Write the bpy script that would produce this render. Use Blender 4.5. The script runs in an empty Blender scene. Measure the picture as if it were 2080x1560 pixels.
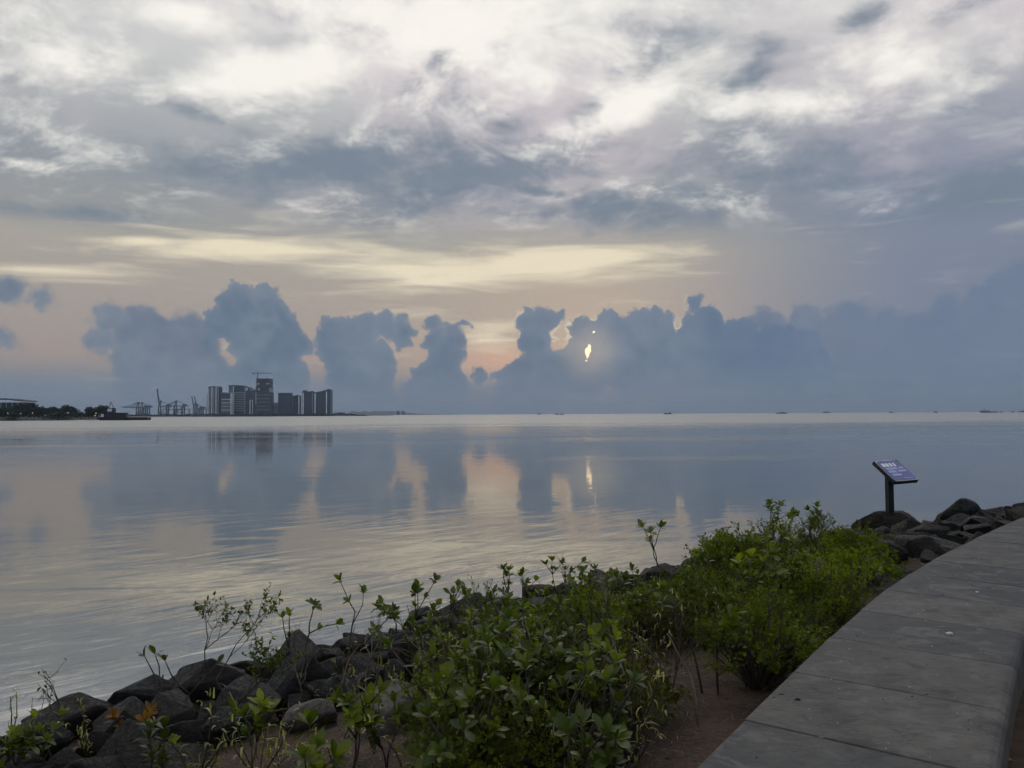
import bpy, bmesh, math, random
import numpy as np
from mathutils import Vector, Matrix, Euler, noise as mnoise

random.seed(7)
R = math.radians
SC = bpy.context.scene
COL = SC.collection

# ------------------------------------------------------------------ camera
CAM_H = 3.5                                   # metres above the water
F_PX, CXP, CYP = 1563.0, 1040.0, 780.0        # focal length and centre in photo pixels
PITCH, ROLL = R(2.235), R(0.29)
cam_d = bpy.data.cameras.new("camera")
cam = bpy.data.objects.new("camera", cam_d)
COL.objects.link(cam)
cam_d.sensor_width = 36.0
cam_d.lens = F_PX / 2080.0 * 36.0
cam_d.clip_start, cam_d.clip_end = 0.05, 60000.0
cam.location = (0, 0, CAM_H)
CAM_M = Matrix.Rotation(R(90) + PITCH, 3, 'X') @ Matrix.Rotation(-ROLL, 3, 'Z')
cam.rotation_euler = CAM_M.to_euler()
SC.camera = cam

def ray(px, py):
    return (CAM_M @ Vector(((px - CXP) / F_PX, -(py - CYP) / F_PX, -1.0))).normalized()
def at(px, py, Y):
    """the point at distance Y (metres ahead) seen at this direction"""
    d = ray(px, py); return Vector((0, 0, CAM_H)) + d * (Y / d.y)
def at_z(px, py, z):
    d = ray(px, py); return Vector((0, 0, CAM_H)) + d * ((z - CAM_H) / d.z)

# ------------------------------------------------------------------ view
SC.render.engine = 'CYCLES'
SC.view_settings.view_transform = 'Standard'
SC.view_settings.look = 'None'
SC.view_settings.exposure = 0.10
SC.view_settings.gamma = 1.0
SC.cycles.max_bounces = 6
SC.cycles.diffuse_bounces = 2
SC.cycles.glossy_bounces = 3
SC.cycles.use_adaptive_sampling = True
SC.cycles.adaptive_threshold = 0.03
SC.cycles.adaptive_min_samples = 12
SC.cycles.transparent_max_bounces = 8
SC.cycles.volume_bounces = 0
SC.cycles.use_denoising = True

def lin(c):
    c = c / 255.0
    return c / 12.92 if c <= 0.04045 else ((c + 0.055) / 1.055) ** 2.4
def S(r, g, b): return (lin(r), lin(g), lin(b), 1.0)

# ------------------------------------------------------------------ node helper
class NT:
    def __init__(self, tree): self.t = tree
    def new(self, kind, **kw):
        n = self.t.nodes.new(kind)
        for k, v in kw.items(): setattr(n, k, v)
        return n
    def put(self, sock, v):
        if v is None: return
        if hasattr(v, 'is_output'): self.t.links.new(v, sock)
        else: sock.default_value = v
    def m(self, op, a, b=None, c=None, clamp=False):
        n = self.new('ShaderNodeMath', operation=op, use_clamp=clamp)
        self.put(n.inputs[0], a); self.put(n.inputs[1], b); self.put(n.inputs[2], c)
        return n.outputs[0]
    def add(self, a, b): return self.m('ADD', a, b)
    def sub(self, a, b): return self.m('SUBTRACT', a, b)
    def mul(self, a, b): return self.m('MULTIPLY', a, b)
    def mx(self, a, b): return self.m('MAXIMUM', a, b)
    def v(self, op, a, b=None, out=0, scale=None):
        n = self.new('ShaderNodeVectorMath', operation=op)
        self.put(n.inputs[0], a); self.put(n.inputs[1], b)
        if scale is not None: self.put(n.inputs['Scale'], scale)
        return n.outputs['Value'] if out == 'v' else n.outputs[0]
    def xyz(self, x, y, z):
        n = self.new('ShaderNodeCombineXYZ')
        self.put(n.inputs[0], x); self.put(n.inputs[1], y); self.put(n.inputs[2], z)
        return n.outputs[0]
    def sep(self, a):
        n = self.new('ShaderNodeSeparateXYZ'); self.put(n.inputs[0], a); return n.outputs
    def step(self, x, lo, hi, a=0.0, b=1.0, smooth=True):
        n = self.new('ShaderNodeMapRange', interpolation_type='SMOOTHSTEP' if smooth else 'LINEAR')
        n.clamp = True
        self.put(n.inputs[0], x); self.put(n.inputs[1], lo); self.put(n.inputs[2], hi)
        self.put(n.inputs[3], a); self.put(n.inputs[4], b)
        return n.outputs[0]
    def mix(self, f, a, b, blend='MIX'):
        n = self.new('ShaderNodeMix', data_type='RGBA', blend_type=blend)
        n.clamp_factor = True
        self.put(n.inputs[0], f); self.put(n.inputs[6], a); self.put(n.inputs[7], b)
        return n.outputs[2]
    def noise(self, vec, scale, detail=4, rough=0.55, dist=0.0, lac=2.0, out=0):
        n = self.new('ShaderNodeTexNoise')
        self.put(n.inputs['Vector'], vec)
        n.inputs['Scale'].default_value = scale; n.inputs['Detail'].default_value = detail
        n.inputs['Roughness'].default_value = rough; n.inputs['Distortion'].default_value = dist
        n.inputs['Lacunarity'].default_value = lac
        return n.outputs[out]
    def voro(self, vec, scale, feature='F1', out='Distance', rnd=1.0):
        n = self.new('ShaderNodeTexVoronoi', feature=feature)
        self.put(n.inputs['Vector'], vec); n.inputs['Scale'].default_value = scale
        n.inputs['Randomness'].default_value = rnd
        return n.outputs[out]
    def ramp(self, f, stops, interp='LINEAR'):
        n = self.new('ShaderNodeValToRGB'); cr = n.color_ramp; cr.interpolation = interp
        while len(cr.elements) > 1: cr.elements.remove(cr.elements[-1])
        for i, (p, c) in enumerate(stops):
            e = cr.elements[0] if i == 0 else cr.elements.new(p)
            e.position = p; e.color = c
        self.put(n.inputs[0], f); return n.outputs[0]

# ------------------------------------------------------------------ sky (clouds of a dusk sky, all by direction)
def azel(px, py):
    d = ray(px, py); return math.atan2(d.x, d.y), math.asin(d.z)

SUN_AZ, SUN_EL = azel(1198, 712)
world = bpy.data.worlds.new("World"); SC.world = world
world.use_nodes = True
world.node_tree.nodes.clear()
W = NT(world.node_tree)
gen = W.new('ShaderNodeTexCoord').outputs['Generated']
dirn = W.v('NORMALIZE', gen)
dx, dy, dz = W.sep(dirn)
az = W.m('ARCTAN2', dx, dy)
el = W.mx(W.m('ARCSINE', dz), 0.0)
front = W.step(dy, -0.3, 0.6)
ae = W.xyz(az, el, 0.0)

def blob(px, py, rx, ry, rot=0.0):
    """soft ellipse in (azimuth, elevation): 1 in its centre, 0 at its rim"""
    a0, e0 = azel(px, py); a1, _ = azel(px + 1, py); _, e1 = azel(px, py - 1)
    ka, ke = a1 - a0, e1 - e0
    p = W.v('SUBTRACT', ae, (a0, e0, 0))
    if rot:
        n = W.new('ShaderNodeVectorRotate', rotation_type='Z_AXIS')
        W.put(n.inputs['Vector'], p); n.inputs['Angle'].default_value = R(rot); p = n.outputs[0]
    l = W.v('LENGTH', W.v('MULTIPLY', p, (1 / (rx * ka), 1 / (ry * ke), 0)), out='v')
    return W.m('SUBTRACT', 1.0, l)

e90 = W.m('DIVIDE', el, R(90))
absaz = W.m('ABSOLUTE', az)
def ep(deg): return deg / 90.0
def field(lst):
    acc = None
    for (px, py, rx, ry, rot, s) in lst:
        b = W.mul(W.m('MAXIMUM', blob(px, py, rx, ry, rot), 0.0), s)
        acc = b if acc is None else W.mx(acc, b)
    return acc
def ceiling(detail):
    """noise of the high layer, laid out on a flat ceiling so that it closes up towards the horizon"""
    zc = W.add(dz, 0.20)
    pl = W.xyz(W.m('DIVIDE', dx, zc), W.m('DIVIDE', dy, zc), 0.0)
    warp = W.noise(pl, 1.1, 2, 0.5, out=1)
    plw = W.v('ADD', pl, W.v('MULTIPLY', W.v('SUBTRACT', warp, (0.5, 0.5, 0.5)), (0.55, 0.55, 0.0)))
    return W.noise(plw, 1.7, detail, 0.60), W.noise(W.v('ADD', plw, (7.3, 2.1, 0)), 4.2, detail, 0.66)
def base_layer():
    """thin cloud over the whole sky, brighter and warmer towards the afterglow"""
    base = W.ramp(e90, [
        (ep(0), S(118, 127, 141)), (ep(2.2), S(125, 130, 141)), (ep(4.2), S(158, 146, 143)), (ep(6.5), S(160, 151, 147)),
        (ep(9), S(164, 156, 150)), (ep(11.5), S(168, 163, 155)), (ep(13.5), S(150, 152, 153)),
        (ep(16), S(146, 152, 158)), (ep(19.5), S(168, 171, 175)), (ep(23), S(198, 199, 199)),
        (ep(28), S(220, 219, 217)), (ep(40), S(205, 207, 209)), (ep(65), S(172, 180, 192)), (ep(90), S(160, 170, 186))])
    nish = W.new('ShaderNodeTexSky', sky_type='NISHITA'); nish.sun_disc = False
    nish.sun_elevation = max(SUN_EL, R(3)); nish.sun_rotation = SUN_AZ
    c = W.mix(0.08, base, W.v('SCALE', nish.outputs[0], scale=0.05))
    c = W.mix(W.mul(W.m('SUBTRACT', 1.0, front), 0.55), c, S(128, 139, 156))
    veil = W.mul(W.step(az, R(6), R(30)), W.step(el, R(26), R(13)))
    return W.mix(W.mul(veil, 0.80), c, S(108, 124, 149))
def high_layer(c, placed, n_big, n_mid):
    hi = W.step(el, R(11.8), R(16))
    lav = W.noise(W.v('ADD', dirn, (3.1, 0.4, 1.7)), 3.2, 3, 0.5)
    c = W.mix(W.mul(W.mul(W.step(lav, 0.40, 0.66), hi), 0.55), c, S(208, 195, 202))
    drk = W.mul(W.step(n_big, 0.54, 0.36), hi)
    c = W.mix(W.mul(drk, 0.5), c, S(128, 137, 150))
    lit = W.mul(W.mul(W.step(n_mid, 0.48, 0.68), hi), W.step(az, R(30), R(12), 0.35, 1.0))
    c = W.mix(W.mul(lit, 0.5), c, S(238, 236, 229))
    if not placed: return c
    win = W.mul(W.step(el, R(11.8), R(13.4)), W.step(absaz, R(52), R(42)))
    n_fin = W.sub(W.noise(W.v('ADD', W.v('MULTIPLY', dirn, (1, 1, 1.9)), W.v('SCALE', W.noise(dirn, 7.0, 2, out=1), scale=0.10)), 15.0, 6, 0.62), 0.5)
    # bright openings
    glow = field([(940, 60, 560, 190, 0, 1.45), (560, 150, 360, 90, -14, 1.6), (1240, 240, 330, 70, -24, 1.3),
                  (1850, 130, 300, 120, 10, 1.15), (120, 110, 330, 120, 0, 0.95), (1600, 210, 300, 60, 8, 1.1),
                  (40, 330, 110, 20, 0, 0.8), (600, 420, 140, 16, 8, 0.6), (380, 30, 240, 60, 0, 1.2)])
    g = W.step(W.add(glow, W.add(W.mul(W.sub(n_mid, 0.5), 1.5), W.mul(n_fin, 1.7))), 0.12, 1.25)
    c = W.mix(W.mul(W.mul(g, win), 0.88), c, S(247, 243, 235))
    # dark drifts of lower cloud
    dd = field([(640, 330, 560, 100, -7, 1.35), (150, 440, 420, 40, -3, 1.25), (950, 360, 440, 110, -10, 1.4), (1250, 420, 500, 70, 0, 1.2),
                (1530, 140, 110, 60, -40, 1.0), (1760, 35, 120, 55, 0, 1.1), (1010, 250, 150, 50, 20, 0.95), (1200, 220, 130, 60, -38, 0.8),
                (1650, 350, 420, 120, 0, 1.0), (1950, 420, 420, 170, 0, 1.25), (860, 160, 110, 40, -30, 0.7), (1330, 110, 200, 90, -30, 0.65),
                (1960, 15, 160, 40, 0, 0.9), (450, 250, 260, 36, 14, 0.8), (1100, 390, 160, 28, 10, 1.3)])
    dn = W.add(W.add(W.mul(W.sub(n_mid, 0.5), -1.2), W.mul(n_fin, -1.9)), W.mul(W.sub(n_big, 0.5), -1.2))
    d = W.step(W.add(dd, dn), 0.18, 1.20)
    return W.mix(W.mul(W.mul(d, win), 0.88), c, S(113, 127, 142))
def low_layer(c):
    win = W.mul(W.step(el, R(16.2), R(14)), W.step(absaz, R(56), R(44)))
    n_str = W.noise(W.v('MULTIPLY', ae, (5.0, 40.0, 0)), 1.0, 5, 0.58, 0.6)         # level streaks
    yb = field([(520, 505, 440, 50, -2, 1.2), (1080, 535, 540, 58, 0, 1.3), (860, 545, 440, 66, 0, 1.35), (300, 490, 220, 22, -3, 1.2),
                (100, 545, 330, 34, 0, 0.7), (1000, 680, 110, 60, 0, 0.9), (950, 640, 330, 45, 0, 0.4), (1560, 520, 260, 20, 0, .6)])
    y = W.step(W.add(yb, W.mul(W.sub(n_str, 0.5), 2.6)), 0.12, 1.25)
    c = W.mix(W.mul(W.mul(y, win), 0.80), c, S(238, 226, 198))
    pk = W.m('MAXIMUM', blob(1010, 735, 130, 50), 0.0)
    c = W.mix(W.mul(pk, 0.45), c, S(224, 172, 146))
    return c, n_str
def cumulus_layer(c, n_str):
    w1 = W.noise(dirn, 15.0, 7, 0.66, out=1)
    off = W.v('MULTIPLY', W.v('SUBTRACT', w1, (.5, .5, .5)), (0.030, 0.036, 0.0))
    ae_c = W.v('ADD', ae, off)
    billow = W.voro(ae_c, 66.0, 'SMOOTH_F1')
    edge = W.add(W.mul(W.sub(0.42, billow), 0.015), W.mul(W.sub(W.noise(dirn, 120.0, 4, 0.68), 0.5), 0.016))
    def cumulus(lst):
        acc = None
        for (px, py, r) in lst:
            a0, e0 = azel(px, py)
            rr = r / F_PX * (math.cos(a0) ** 1.5)
            l = W.m('SUBTRACT', rr, W.v('DISTANCE', ae_c, (a0, e0, 0), out='v'))
            acc = l if acc is None else W.mx(acc, l)
        return acc
    soft = cumulus([(10, 588, 44), (85, 600, 30), (0, 685, 34), (222, 646, 44), (200, 688, 42), (290, 680, 72), (380, 696, 74),
                    (320, 750, 100), (420, 770, 62), (1560, 690, 66), (1640, 662, 50), (1720, 668, 64), (1800, 675, 54), (1925, 640, 50), (1870, 690, 70),
                    (2010, 650, 84), (2080, 600, 84), (1980, 730, 130), (1750, 750, 118), (2250, 620, 150), (-150, 650, 70), (-260, 700, 130)])
    hard = cumulus([(480, 622, 52), (440, 640, 34), (543, 608, 34), (564, 634, 28), (482, 680, 74), (540, 692, 84), (598, 702, 48), (535, 770, 100),
                    (690, 692, 54), (742, 670, 42), (782, 656, 30), (812, 672, 35), (716, 724, 60), (772, 722, 40), (735, 790, 80),
                    (877, 656, 21), (890, 690, 32), (919, 686, 32), (903, 728, 40), (888, 795, 70), (944, 658, 9),
                    (972, 764, 22), (1010, 768, 22), (1038, 754, 20), (1082, 738, 30),
                    (1070, 650, 28), (1108, 650, 36), (1138, 638, 14), (1092, 694, 47), (1112, 730, 56), (1075, 795, 76),
                    (1190, 670, 34), (1238, 674, 48), (1294, 656, 38), (1334, 672, 46), (1190, 740, 70), (1290, 730, 84),
                    (1416, 620, 23), (1436, 646, 32), (1428, 696, 62), (1496, 694, 52), (1420, 770, 110), (1580, 775, 120)])
    holes = cumulus([(446, 698, 13), (460, 728, 15), (638, 735, 17), (834, 720, 20), (846, 690, 8), (1142, 702, 12)])
    hard = W.m('MINIMUM', hard, W.mul(holes, -1.0))
    # the gap that the hidden sun shines through
    ag = W.v('ADD', ae, W.v('SCALE', off, scale=0.75))
    rotn = W.new('ShaderNodeVectorRotate', rotation_type='Z_AXIS'); W.put(rotn.inputs['Vector'], W.v('SUBTRACT', ag, (SUN_AZ, SUN_EL, 0)))
    rotn.inputs['Angle'].default_value = R(16)
    hl = W.add(W.v('LENGTH', W.v('MULTIPLY', rotn.outputs[0], (F_PX / 5.0, F_PX / 17, 0)), out='v'), W.mul(W.sub(W.noise(dirn, 210.0, 2, 0.6), 0.5), 1.3))
    h2 = W.v('DISTANCE', ag, (*azel(1211, 672), 0), out='v')
    gap = W.mx(W.step(hl, 1.05, 0.8), W.step(h2, 3.5 / F_PX, 1.0 / F_PX))
    f_s = W.step(W.add(soft, edge), -0.003, 0.010)
    f_h = W.add(hard, edge)
    m_h = W.step(f_h, -0.0012, 0.0040)
    bank = W.step(W.add(el, W.mul(W.sub(n_str, 0.5), -0.03)), R(3.7), R(1.4))
    cum = W.mx(W.mx(W.mul(f_s, W.step(az, R(13), R(28), 0.88, 0.6)), W.mul(m_h, 0.96)), W.mul(bank, 0.92))
    tone = W.add(W.mul(W.noise(W.v('ADD', dirn, W.v('SCALE', off, scale=1.5)), 9.0, 5, 0.58), 0.85), W.mul(billow, 0.2))
    ccol = W.mix(W.step(tone, 0.36, 0.68), S(95, 113, 134), S(117, 130, 146))
    ccol = W.mix(W.step(W.mx(hard, soft), 0.012, 0.0, 0.0, 0.40), ccol, S(132, 140, 150))          # thin edges let more sky through
    ccol = W.mix(W.mul(W.step(az, R(2), R(26)), 0.6), ccol, S(92, 113, 142))
    ccol = W.mix(W.step(el, R(4.2), R(0.2), 0, 0.7), ccol, S(116, 126, 141))
    c = W.mix(cum, c, ccol)
    # lit rims near the hidden sun
    sd = W.v('DISTANCE', ae, (SUN_AZ, SUN_EL, 0), out='v')
    rim = W.mul(W.step(f_h, -0.002, 0.001), W.step(f_h, 0.005, 0.0015))
    rim = W.mul(W.mul(rim, W.step(sd, 0.26, 0.02)), W.step(W.noise(dirn, 40.0, 1), 0.48, 0.62))
    rim = W.mul(rim, W.step(el, R(2.6), R(3.4)))
    c = W.mix(W.mul(rim, 0.5), c, S(240, 222, 190))
    c = W.mix(W.step(sd, 0.055, 0.0, 0.0, 0.30), c, S(226, 204, 176))
    return W.mix(gap, c, (1.5, 1.15, 0.70, 1))
def backdrop(c):
    n = W.new('ShaderNodeBackground'); W.put(n.inputs[0], c); return n.outputs[0]
def either(f, a, b):
    n = W.new('ShaderNodeMixShader'); W.put(n.inputs[0], f); W.t.links.new(a, n.inputs[1]); W.t.links.new(b, n.inputs[2]); return n.outputs[0]
# the sky is one picture; it is only put together in zones so that each ray works out just the clouds it meets
b0 = base_layer()
s_low = backdrop(cumulus_layer(*low_layer(b0)))
s_mid = backdrop(low_layer(high_layer(b0, True, *ceiling(7)))[0])
s_top = backdrop(high_layer(b0, True, *ceiling(7)))
s_rest = backdrop(high_layer(b0, False, *ceiling(4)))
up = either(W.m('GREATER_THAN', el, R(16.3)), s_mid, s_top)
fr = either(W.m('GREATER_THAN', el, R(11.8)), s_low, up)
rest = W.mx(W.m('GREATER_THAN', absaz, R(57)), W.m('GREATER_THAN', el, R(50)))
wo = W.new('ShaderNodeOutputWorld'); W.t.links.new(either(rest, fr, s_rest), wo.inputs[0])
world.cycles.sampling_method = 'MANUAL'; world.cycles.sample_map_resolution = 512

# the cloud-veiled light from the bright upper sky ahead
sun_d = bpy.data.lights.new("sun", 'SUN'); sun = bpy.data.objects.new("sun", sun_d); COL.objects.link(sun)
sun_d.energy = 0.35; sun_d.angle = R(40); sun_d.color = (1.0, 0.95, 0.86)
SUN_LAMP_EL, SUN_LAMP_AZ = R(48), R(-4)
sv = Vector((math.sin(SUN_LAMP_AZ) * math.cos(SUN_LAMP_EL), math.cos(SUN_LAMP_AZ) * math.cos(SUN_LAMP_EL), math.sin(SUN_LAMP_EL)))
sun.rotation_euler = sv.to_track_quat('Z', 'Y').to_euler()
sun.location = (0, 0, 30)

# ------------------------------------------------------------------ object helpers
def link(name, me, parent=None, loc=None, rot=None, scale=None):
    o = bpy.data.objects.new(name, me); COL.objects.link(o)
    if parent is not None: o.parent = parent
    if loc is not None: o.location = loc
    if rot is not None: o.rotation_euler = rot
    if scale is not None: o.scale = scale
    return o
def tag(o, label=None, cat=None, group=None, kind=None):
    if label: o['label'] = label
    if cat: o['category'] = cat
    if group: o['group'] = group
    if kind: o['kind'] = kind
    return o
def empty(name, loc=(0, 0, 0), rz=0.0):
    o = link(name, None, loc=loc, rot=(0, 0, rz)); o.empty_display_size = 0.3; return o
class MB:
    """collects vertices and faces for one mesh"""
    def __init__(self): self.v = []; self.f = []
    def quad(self, *p):
        n = len(self.v); self.v += [tuple(q) for q in p]; self.f.append(tuple(range(n, n + len(p)))); return self
    def box(self, c, s, M=None):
        n = len(self.v); x, y, z = [q / 2 for q in s]
        pts = [Vector((i * x, j * y, k * z)) for k in (-1, 1) for j in (-1, 1) for i in (-1, 1)]
        if M is not None: pts = [M @ p for p in pts]
        c = Vector(c); self.v += [tuple(p + c) for p in pts]
        self.f += [tuple(n + i for i in q) for q in ((0, 2, 3, 1), (4, 5, 7, 6), (0, 1, 5, 4), (2, 6, 7, 3), (0, 4, 6, 2), (1, 3, 7, 5))]
        return self
    def bar(self, a, b, w, h=None):
        a, b = Vector(a), Vector(b); d = b - a
        q = d.to_track_quat('Z', 'Y').to_matrix()
        return self.box((a + b) / 2, (w, h or w, d.length), q)
    def tube(self, pts, radii, n=6, cap=True):
        pts = [Vector(p) for p in pts]; b0 = len(self.v)
        ref = Vector((0.31, 0.17, 0.93))
        for i, p in enumerate(pts):
            d = (pts[min(i + 1, len(pts) - 1)] - pts[max(i - 1, 0)])
            d = d.normalized() if d.length > 1e-9 else Vector((0, 0, 1))
            u = d.cross(ref if abs(d.dot(ref)) < 0.95 else Vector((1, 0, 0))).normalized(); w = d.cross(u)
            r = radii[i] if hasattr(radii, '__len__') else radii
            for k in range(n):
                a = 2 * math.pi * k / n; self.v.append(tuple(p + u * (r * math.cos(a)) + w * (r * math.sin(a))))
        for i in range(len(pts) - 1):
            for k in range(n):
                k2 = (k + 1) % n
                self.f.append((b0 + i * n + k, b0 + i * n + k2, b0 + (i + 1) * n + k2, b0 + (i + 1) * n + k))
        if cap:
            self.f.append(tuple(b0 + k for k in reversed(range(n))))
            self.f.append(tuple(b0 + (len(pts) - 1) * n + k for k in range(n)))
        return self
    def prism(self, poly, z0, z1):
        n = len(self.v); k = len(poly)
        self.v += [(x, y, z0) for x, y in poly] + [(x, y, z1) for x, y in poly]
        self.f.append(tuple(n + i for i in reversed(range(k)))); self.f.append(tuple(n + k + i for i in range(k)))
        for i in range(k):
            j = (i + 1) % k; self.f.append((n + i, n + j, n + k + j, n + k + i))
        return self
    def mesh(self, name, mat, smooth=False):
        me = bpy.data.meshes.new(name); me.from_pydata(self.v, [], self.f); me.update()
        if mat is not None: me.materials.append(mat)
        if smooth: me.polygons.foreach_set('use_smooth', [True] * len(me.polygons))
        return me
    def build(self, name, mat, parent=None, smooth=False, loc=None, rot=None):
        return link(name, self.mesh(name, mat, smooth), parent, loc, rot)

MATS = {}
def material(name, rgb=None, rough=0.8, metal=0.0, build=None):
    if name in MATS: return MATS[name]
    m = bpy.data.materials.new(name); m.use_nodes = True
    t = NT(m.node_tree); b = m.node_tree.nodes['Principled BSDF']
    if rgb is not None: b.inputs['Base Color'].default_value = (*rgb, 1)
    b.inputs['Roughness'].default_value = rough; b.inputs['Metallic'].default_value = metal
    if build: build(t, b)
    MATS[name] = m; return m
def bump(t, b, h, strength=0.5, dist=0.02):
    n = t.new('ShaderNodeBump'); n.inputs['Strength'].default_value = strength; n.inputs['Distance'].default_value = dist
    t.put(n.inputs['Height'], h); t.t.links.new(n.outputs[0], b.inputs['Normal'])
def pos(t): return t.new('ShaderNodeNewGeometry').outputs['Position']
def ocoord(t): return t.new('ShaderNodeTexCoord').outputs['Object']
def orand(t): return t.new('ShaderNodeObjectInfo').outputs['Random']
def speckled(c1, c2, scale=3.0, rnd=0.25):
    def f(t, b):
        n = t.noise(ocoord(t), scale, 6, 0.6)
        col = t.mix(t.step(n, 0.35, 0.65), (*c1, 1), (*c2, 1))
        hv = t.new('ShaderNodeHueSaturation'); t.put(hv.inputs['Color'], col)
        t.put(hv.inputs['Value'], t.m('ADD', t.mul(orand(t), rnd * 2), 1 - rnd))
        t.t.links.new(hv.outputs[0], b.inputs['Base Color'])
    return f

# ------------------------------------------------------------------ water
def water_nodes(t, b):
    p = pos(t); x, yy, z = t.sep(p)
    r = t.v('LENGTH', p, out='v')
    # wind-ruffled water far out, glassy water near the shore, with ruffled tongues in between
    wob = t.noise(t.v('MULTIPLY', p, (0.006, 0.02, 0)), 1.0, 5, 0.6, 0.5)
    lane = t.noise(t.v('MULTIPLY', p, (0.010, 0.075, 0)), 1.0, 5, 0.6, 0.8)
    far = t.step(t.add(t.sub(yy, t.mul(x, 0.16)), t.add(t.mul(t.sub(wob, 0.5), 260.0), t.mul(t.sub(lane, 0.5), 230.0))), 60.0, 330.0)
    lanes = t.mul(t.step(lane, 0.53, 0.63), t.step(yy, 20.0, 60.0))
    ruf = t.mx(far, t.mul(lanes, 0.5))
    b.inputs['Base Color'].default_value = (0.15, 0.155, 0.140, 1)
    b.inputs['IOR'].default_value = 4.0; b.inputs['Specular IOR Level'].default_value = 0.58
    t.put(b.inputs['Roughness'], t.add(0.04, t.mul(ruf, 0.29)))
    # ripples
    rot = t.new('ShaderNodeVectorRotate', rotation_type='Z_AXIS'); t.put(rot.inputs['Vector'], p); rot.inputs['Angle'].default_value = R(-42)
    q = rot.outputs[0]
    n1 = t.m('POWER', t.noise(t.v('MULTIPLY', q, (0.22, 1.15, 0)), 1.0, 4, 0.5, 0.7), 1.6)
    n2 = t.noise(t.v('MULTIPLY', p, (0.08, 0.30, 0)), 1.0, 3, 0.5, 0.4)
    n3 = t.noise(t.v('MULTIPLY', q, (1.1, 4.2, 0)), 1.0, 3, 0.55, 0.5)
    patch = t.step(t.noise(t.v('MULTIPLY', p, (0.05, 0.14, 0)), 1.0, 3, 0.5), 0.40, 0.62, 0.12, 1.0)
    near = t.step(yy, 60.0, 8.0)
    h = t.add(t.mul(t.mul(n1, patch), 0.13), t.mul(n2, 0.085))
    h = t.add(h, t.mul(t.mul(n3, t.mul(near, patch)), 0.012))
    h = t.mul(h, t.add(t.step(r, 36.0, 12.0, 0.0, 1.25), t.step(yy, 260.0, 90.0, 0.0, 0.18)))
    n = t.new('ShaderNodeBump'); n.inputs['Strength'].default_value = 1.0; n.inputs['Distance'].default_value = 0.36
    t.put(n.inputs['Height'], h); t.t.links.new(n.outputs[0], b.inputs['Normal'])
M_water = material('water', build=water_nodes)
wm = MB()
xs = [-14000, -3000, -600, -120, -25, 0, 25, 120, 600, 3000, 14000]; ys = [-300, -40, 0, 20, 80, 300, 1200, 5000, 13000]
nv = len(xs)
for yv in ys:
    for xv in xs: wm.v.append((xv, yv, 0.0))
for j in range(len(ys) - 1):
    for i in range(nv - 1): wm.f.append((j * nv + i, j * nv + i + 1, (j + 1) * nv + i + 1, (j + 1) * nv + i))
tag(wm.build('water', M_water), 'calm grey blue sea water mirroring the clouds', kind='structure')

# ------------------------------------------------------------------ the sea wall's line in plan
COPE_Z = 2.30
edge_px = [(1411, 1560), (1526, 1440), (1607, 1367), (1693, 1285), (1805, 1192), (1893, 1137), (1973, 1097), (2053, 1061)]
pe = [at_z(x, y, COPE_Z).xy for x, y in edge_px]
d0 = (pe[3] - pe[0]).normalized()
line = [pe[0] - d0 * 3.2] + [pe[0] + d0 * ((q - pe[0]).dot(d0)) for q in pe[:4]] + pe[4:]
dirl = math.atan2(line[-1].x - line[-3].x, line[-1].y - line[-3].y)
for k in range(16):
    dirl += R(1.6); line.append(line[-1] + Vector((math.sin(dirl), math.cos(dirl))) * 0.7)
pts = []
for a, b in zip(line[:-1], line[1:]):
    n = max(2, int((b - a).length / 0.03))
    pts += [a.lerp(b, i / n) for i in range(n)]
pts = np.array([(p.x, p.y) for p in pts])
for _ in range(120):                                       # ease the corners
    pts[1:-1] = 0.25 * pts[:-2] + 0.5 * pts[1:-1] + 0.25 * pts[2:]
seg = np.linalg.norm(np.diff(pts, axis=0), axis=1)
arc = np.concatenate([[0], np.cumsum(seg)]) - 3.2          # 0 where the wall enters the picture
tan = np.gradient(pts, axis=0); tan /= np.linalg.norm(tan, axis=1)[:, None]
nrm = np.stack([-tan[:, 1], tan[:, 0]], 1)                 # towards the water
def wall_at(t):
    return (np.array([np.interp(t, arc, pts[:, 0]), np.interp(t, arc, pts[:, 1])]),
            np.array([np.interp(t, arc, nrm[:, 0]), np.interp(t, arc, nrm[:, 1])]))
def st(x, y):
    d = (pts[:, 0] - x) ** 2 + (pts[:, 1] - y) ** 2; i = int(np.argmin(d))
    s = (x - pts[i, 0]) * nrm[i, 0] + (y - pts[i, 1]) * nrm[i, 1]
    e = (x - pts[i, 0]) * tan[i, 0] + (y - pts[i, 1]) * tan[i, 1]
    return s, arc[i] + e
T_K = [-4, 0, 2.8, 6.3, 9.2, 12.0, 16, 20]
CREST_S = [5.8, 5.4, 4.9, 4.1, 2.9, 1.9, 1.6, 1.6]
CREST_Z = [0.97, 1.03, 1.15, 1.28, 1.52, 1.72, 1.80, 1.80]
def crest(t): return float(np.interp(t, T_K, CREST_S)), float(np.interp(t, T_K, CREST_Z))
def ground_st(s, t):
    sc, zc = crest(t)
    if s <= 0: return 1.98
    if s < sc:
        k = s / sc; k = k * k * (3 - 2 * k) * 0.55 + k * 0.45
        return 1.98 + (zc - 1.98) * k
    return max(zc - (s - sc) * 0.62, -0.9)
def ground(x, y):
    s, t = st(x, y)
    z = ground_st(s, t)
    return z + 0.05 * mnoise.noise(Vector((x * 0.9, y * 0.9, 0))) + 0.02 * mnoise.noise(Vector((x * 3.1, y * 3.1, 5)))
def on_ground(px, py):
    d = ray(px, py); o = Vector((0, 0, CAM_H)); a = 1.5
    while a < 40:
        p = o + d * a
        if p.z <= ground(p.x, p.y): return p
        a += 0.04
    return o + d * 12
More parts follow.
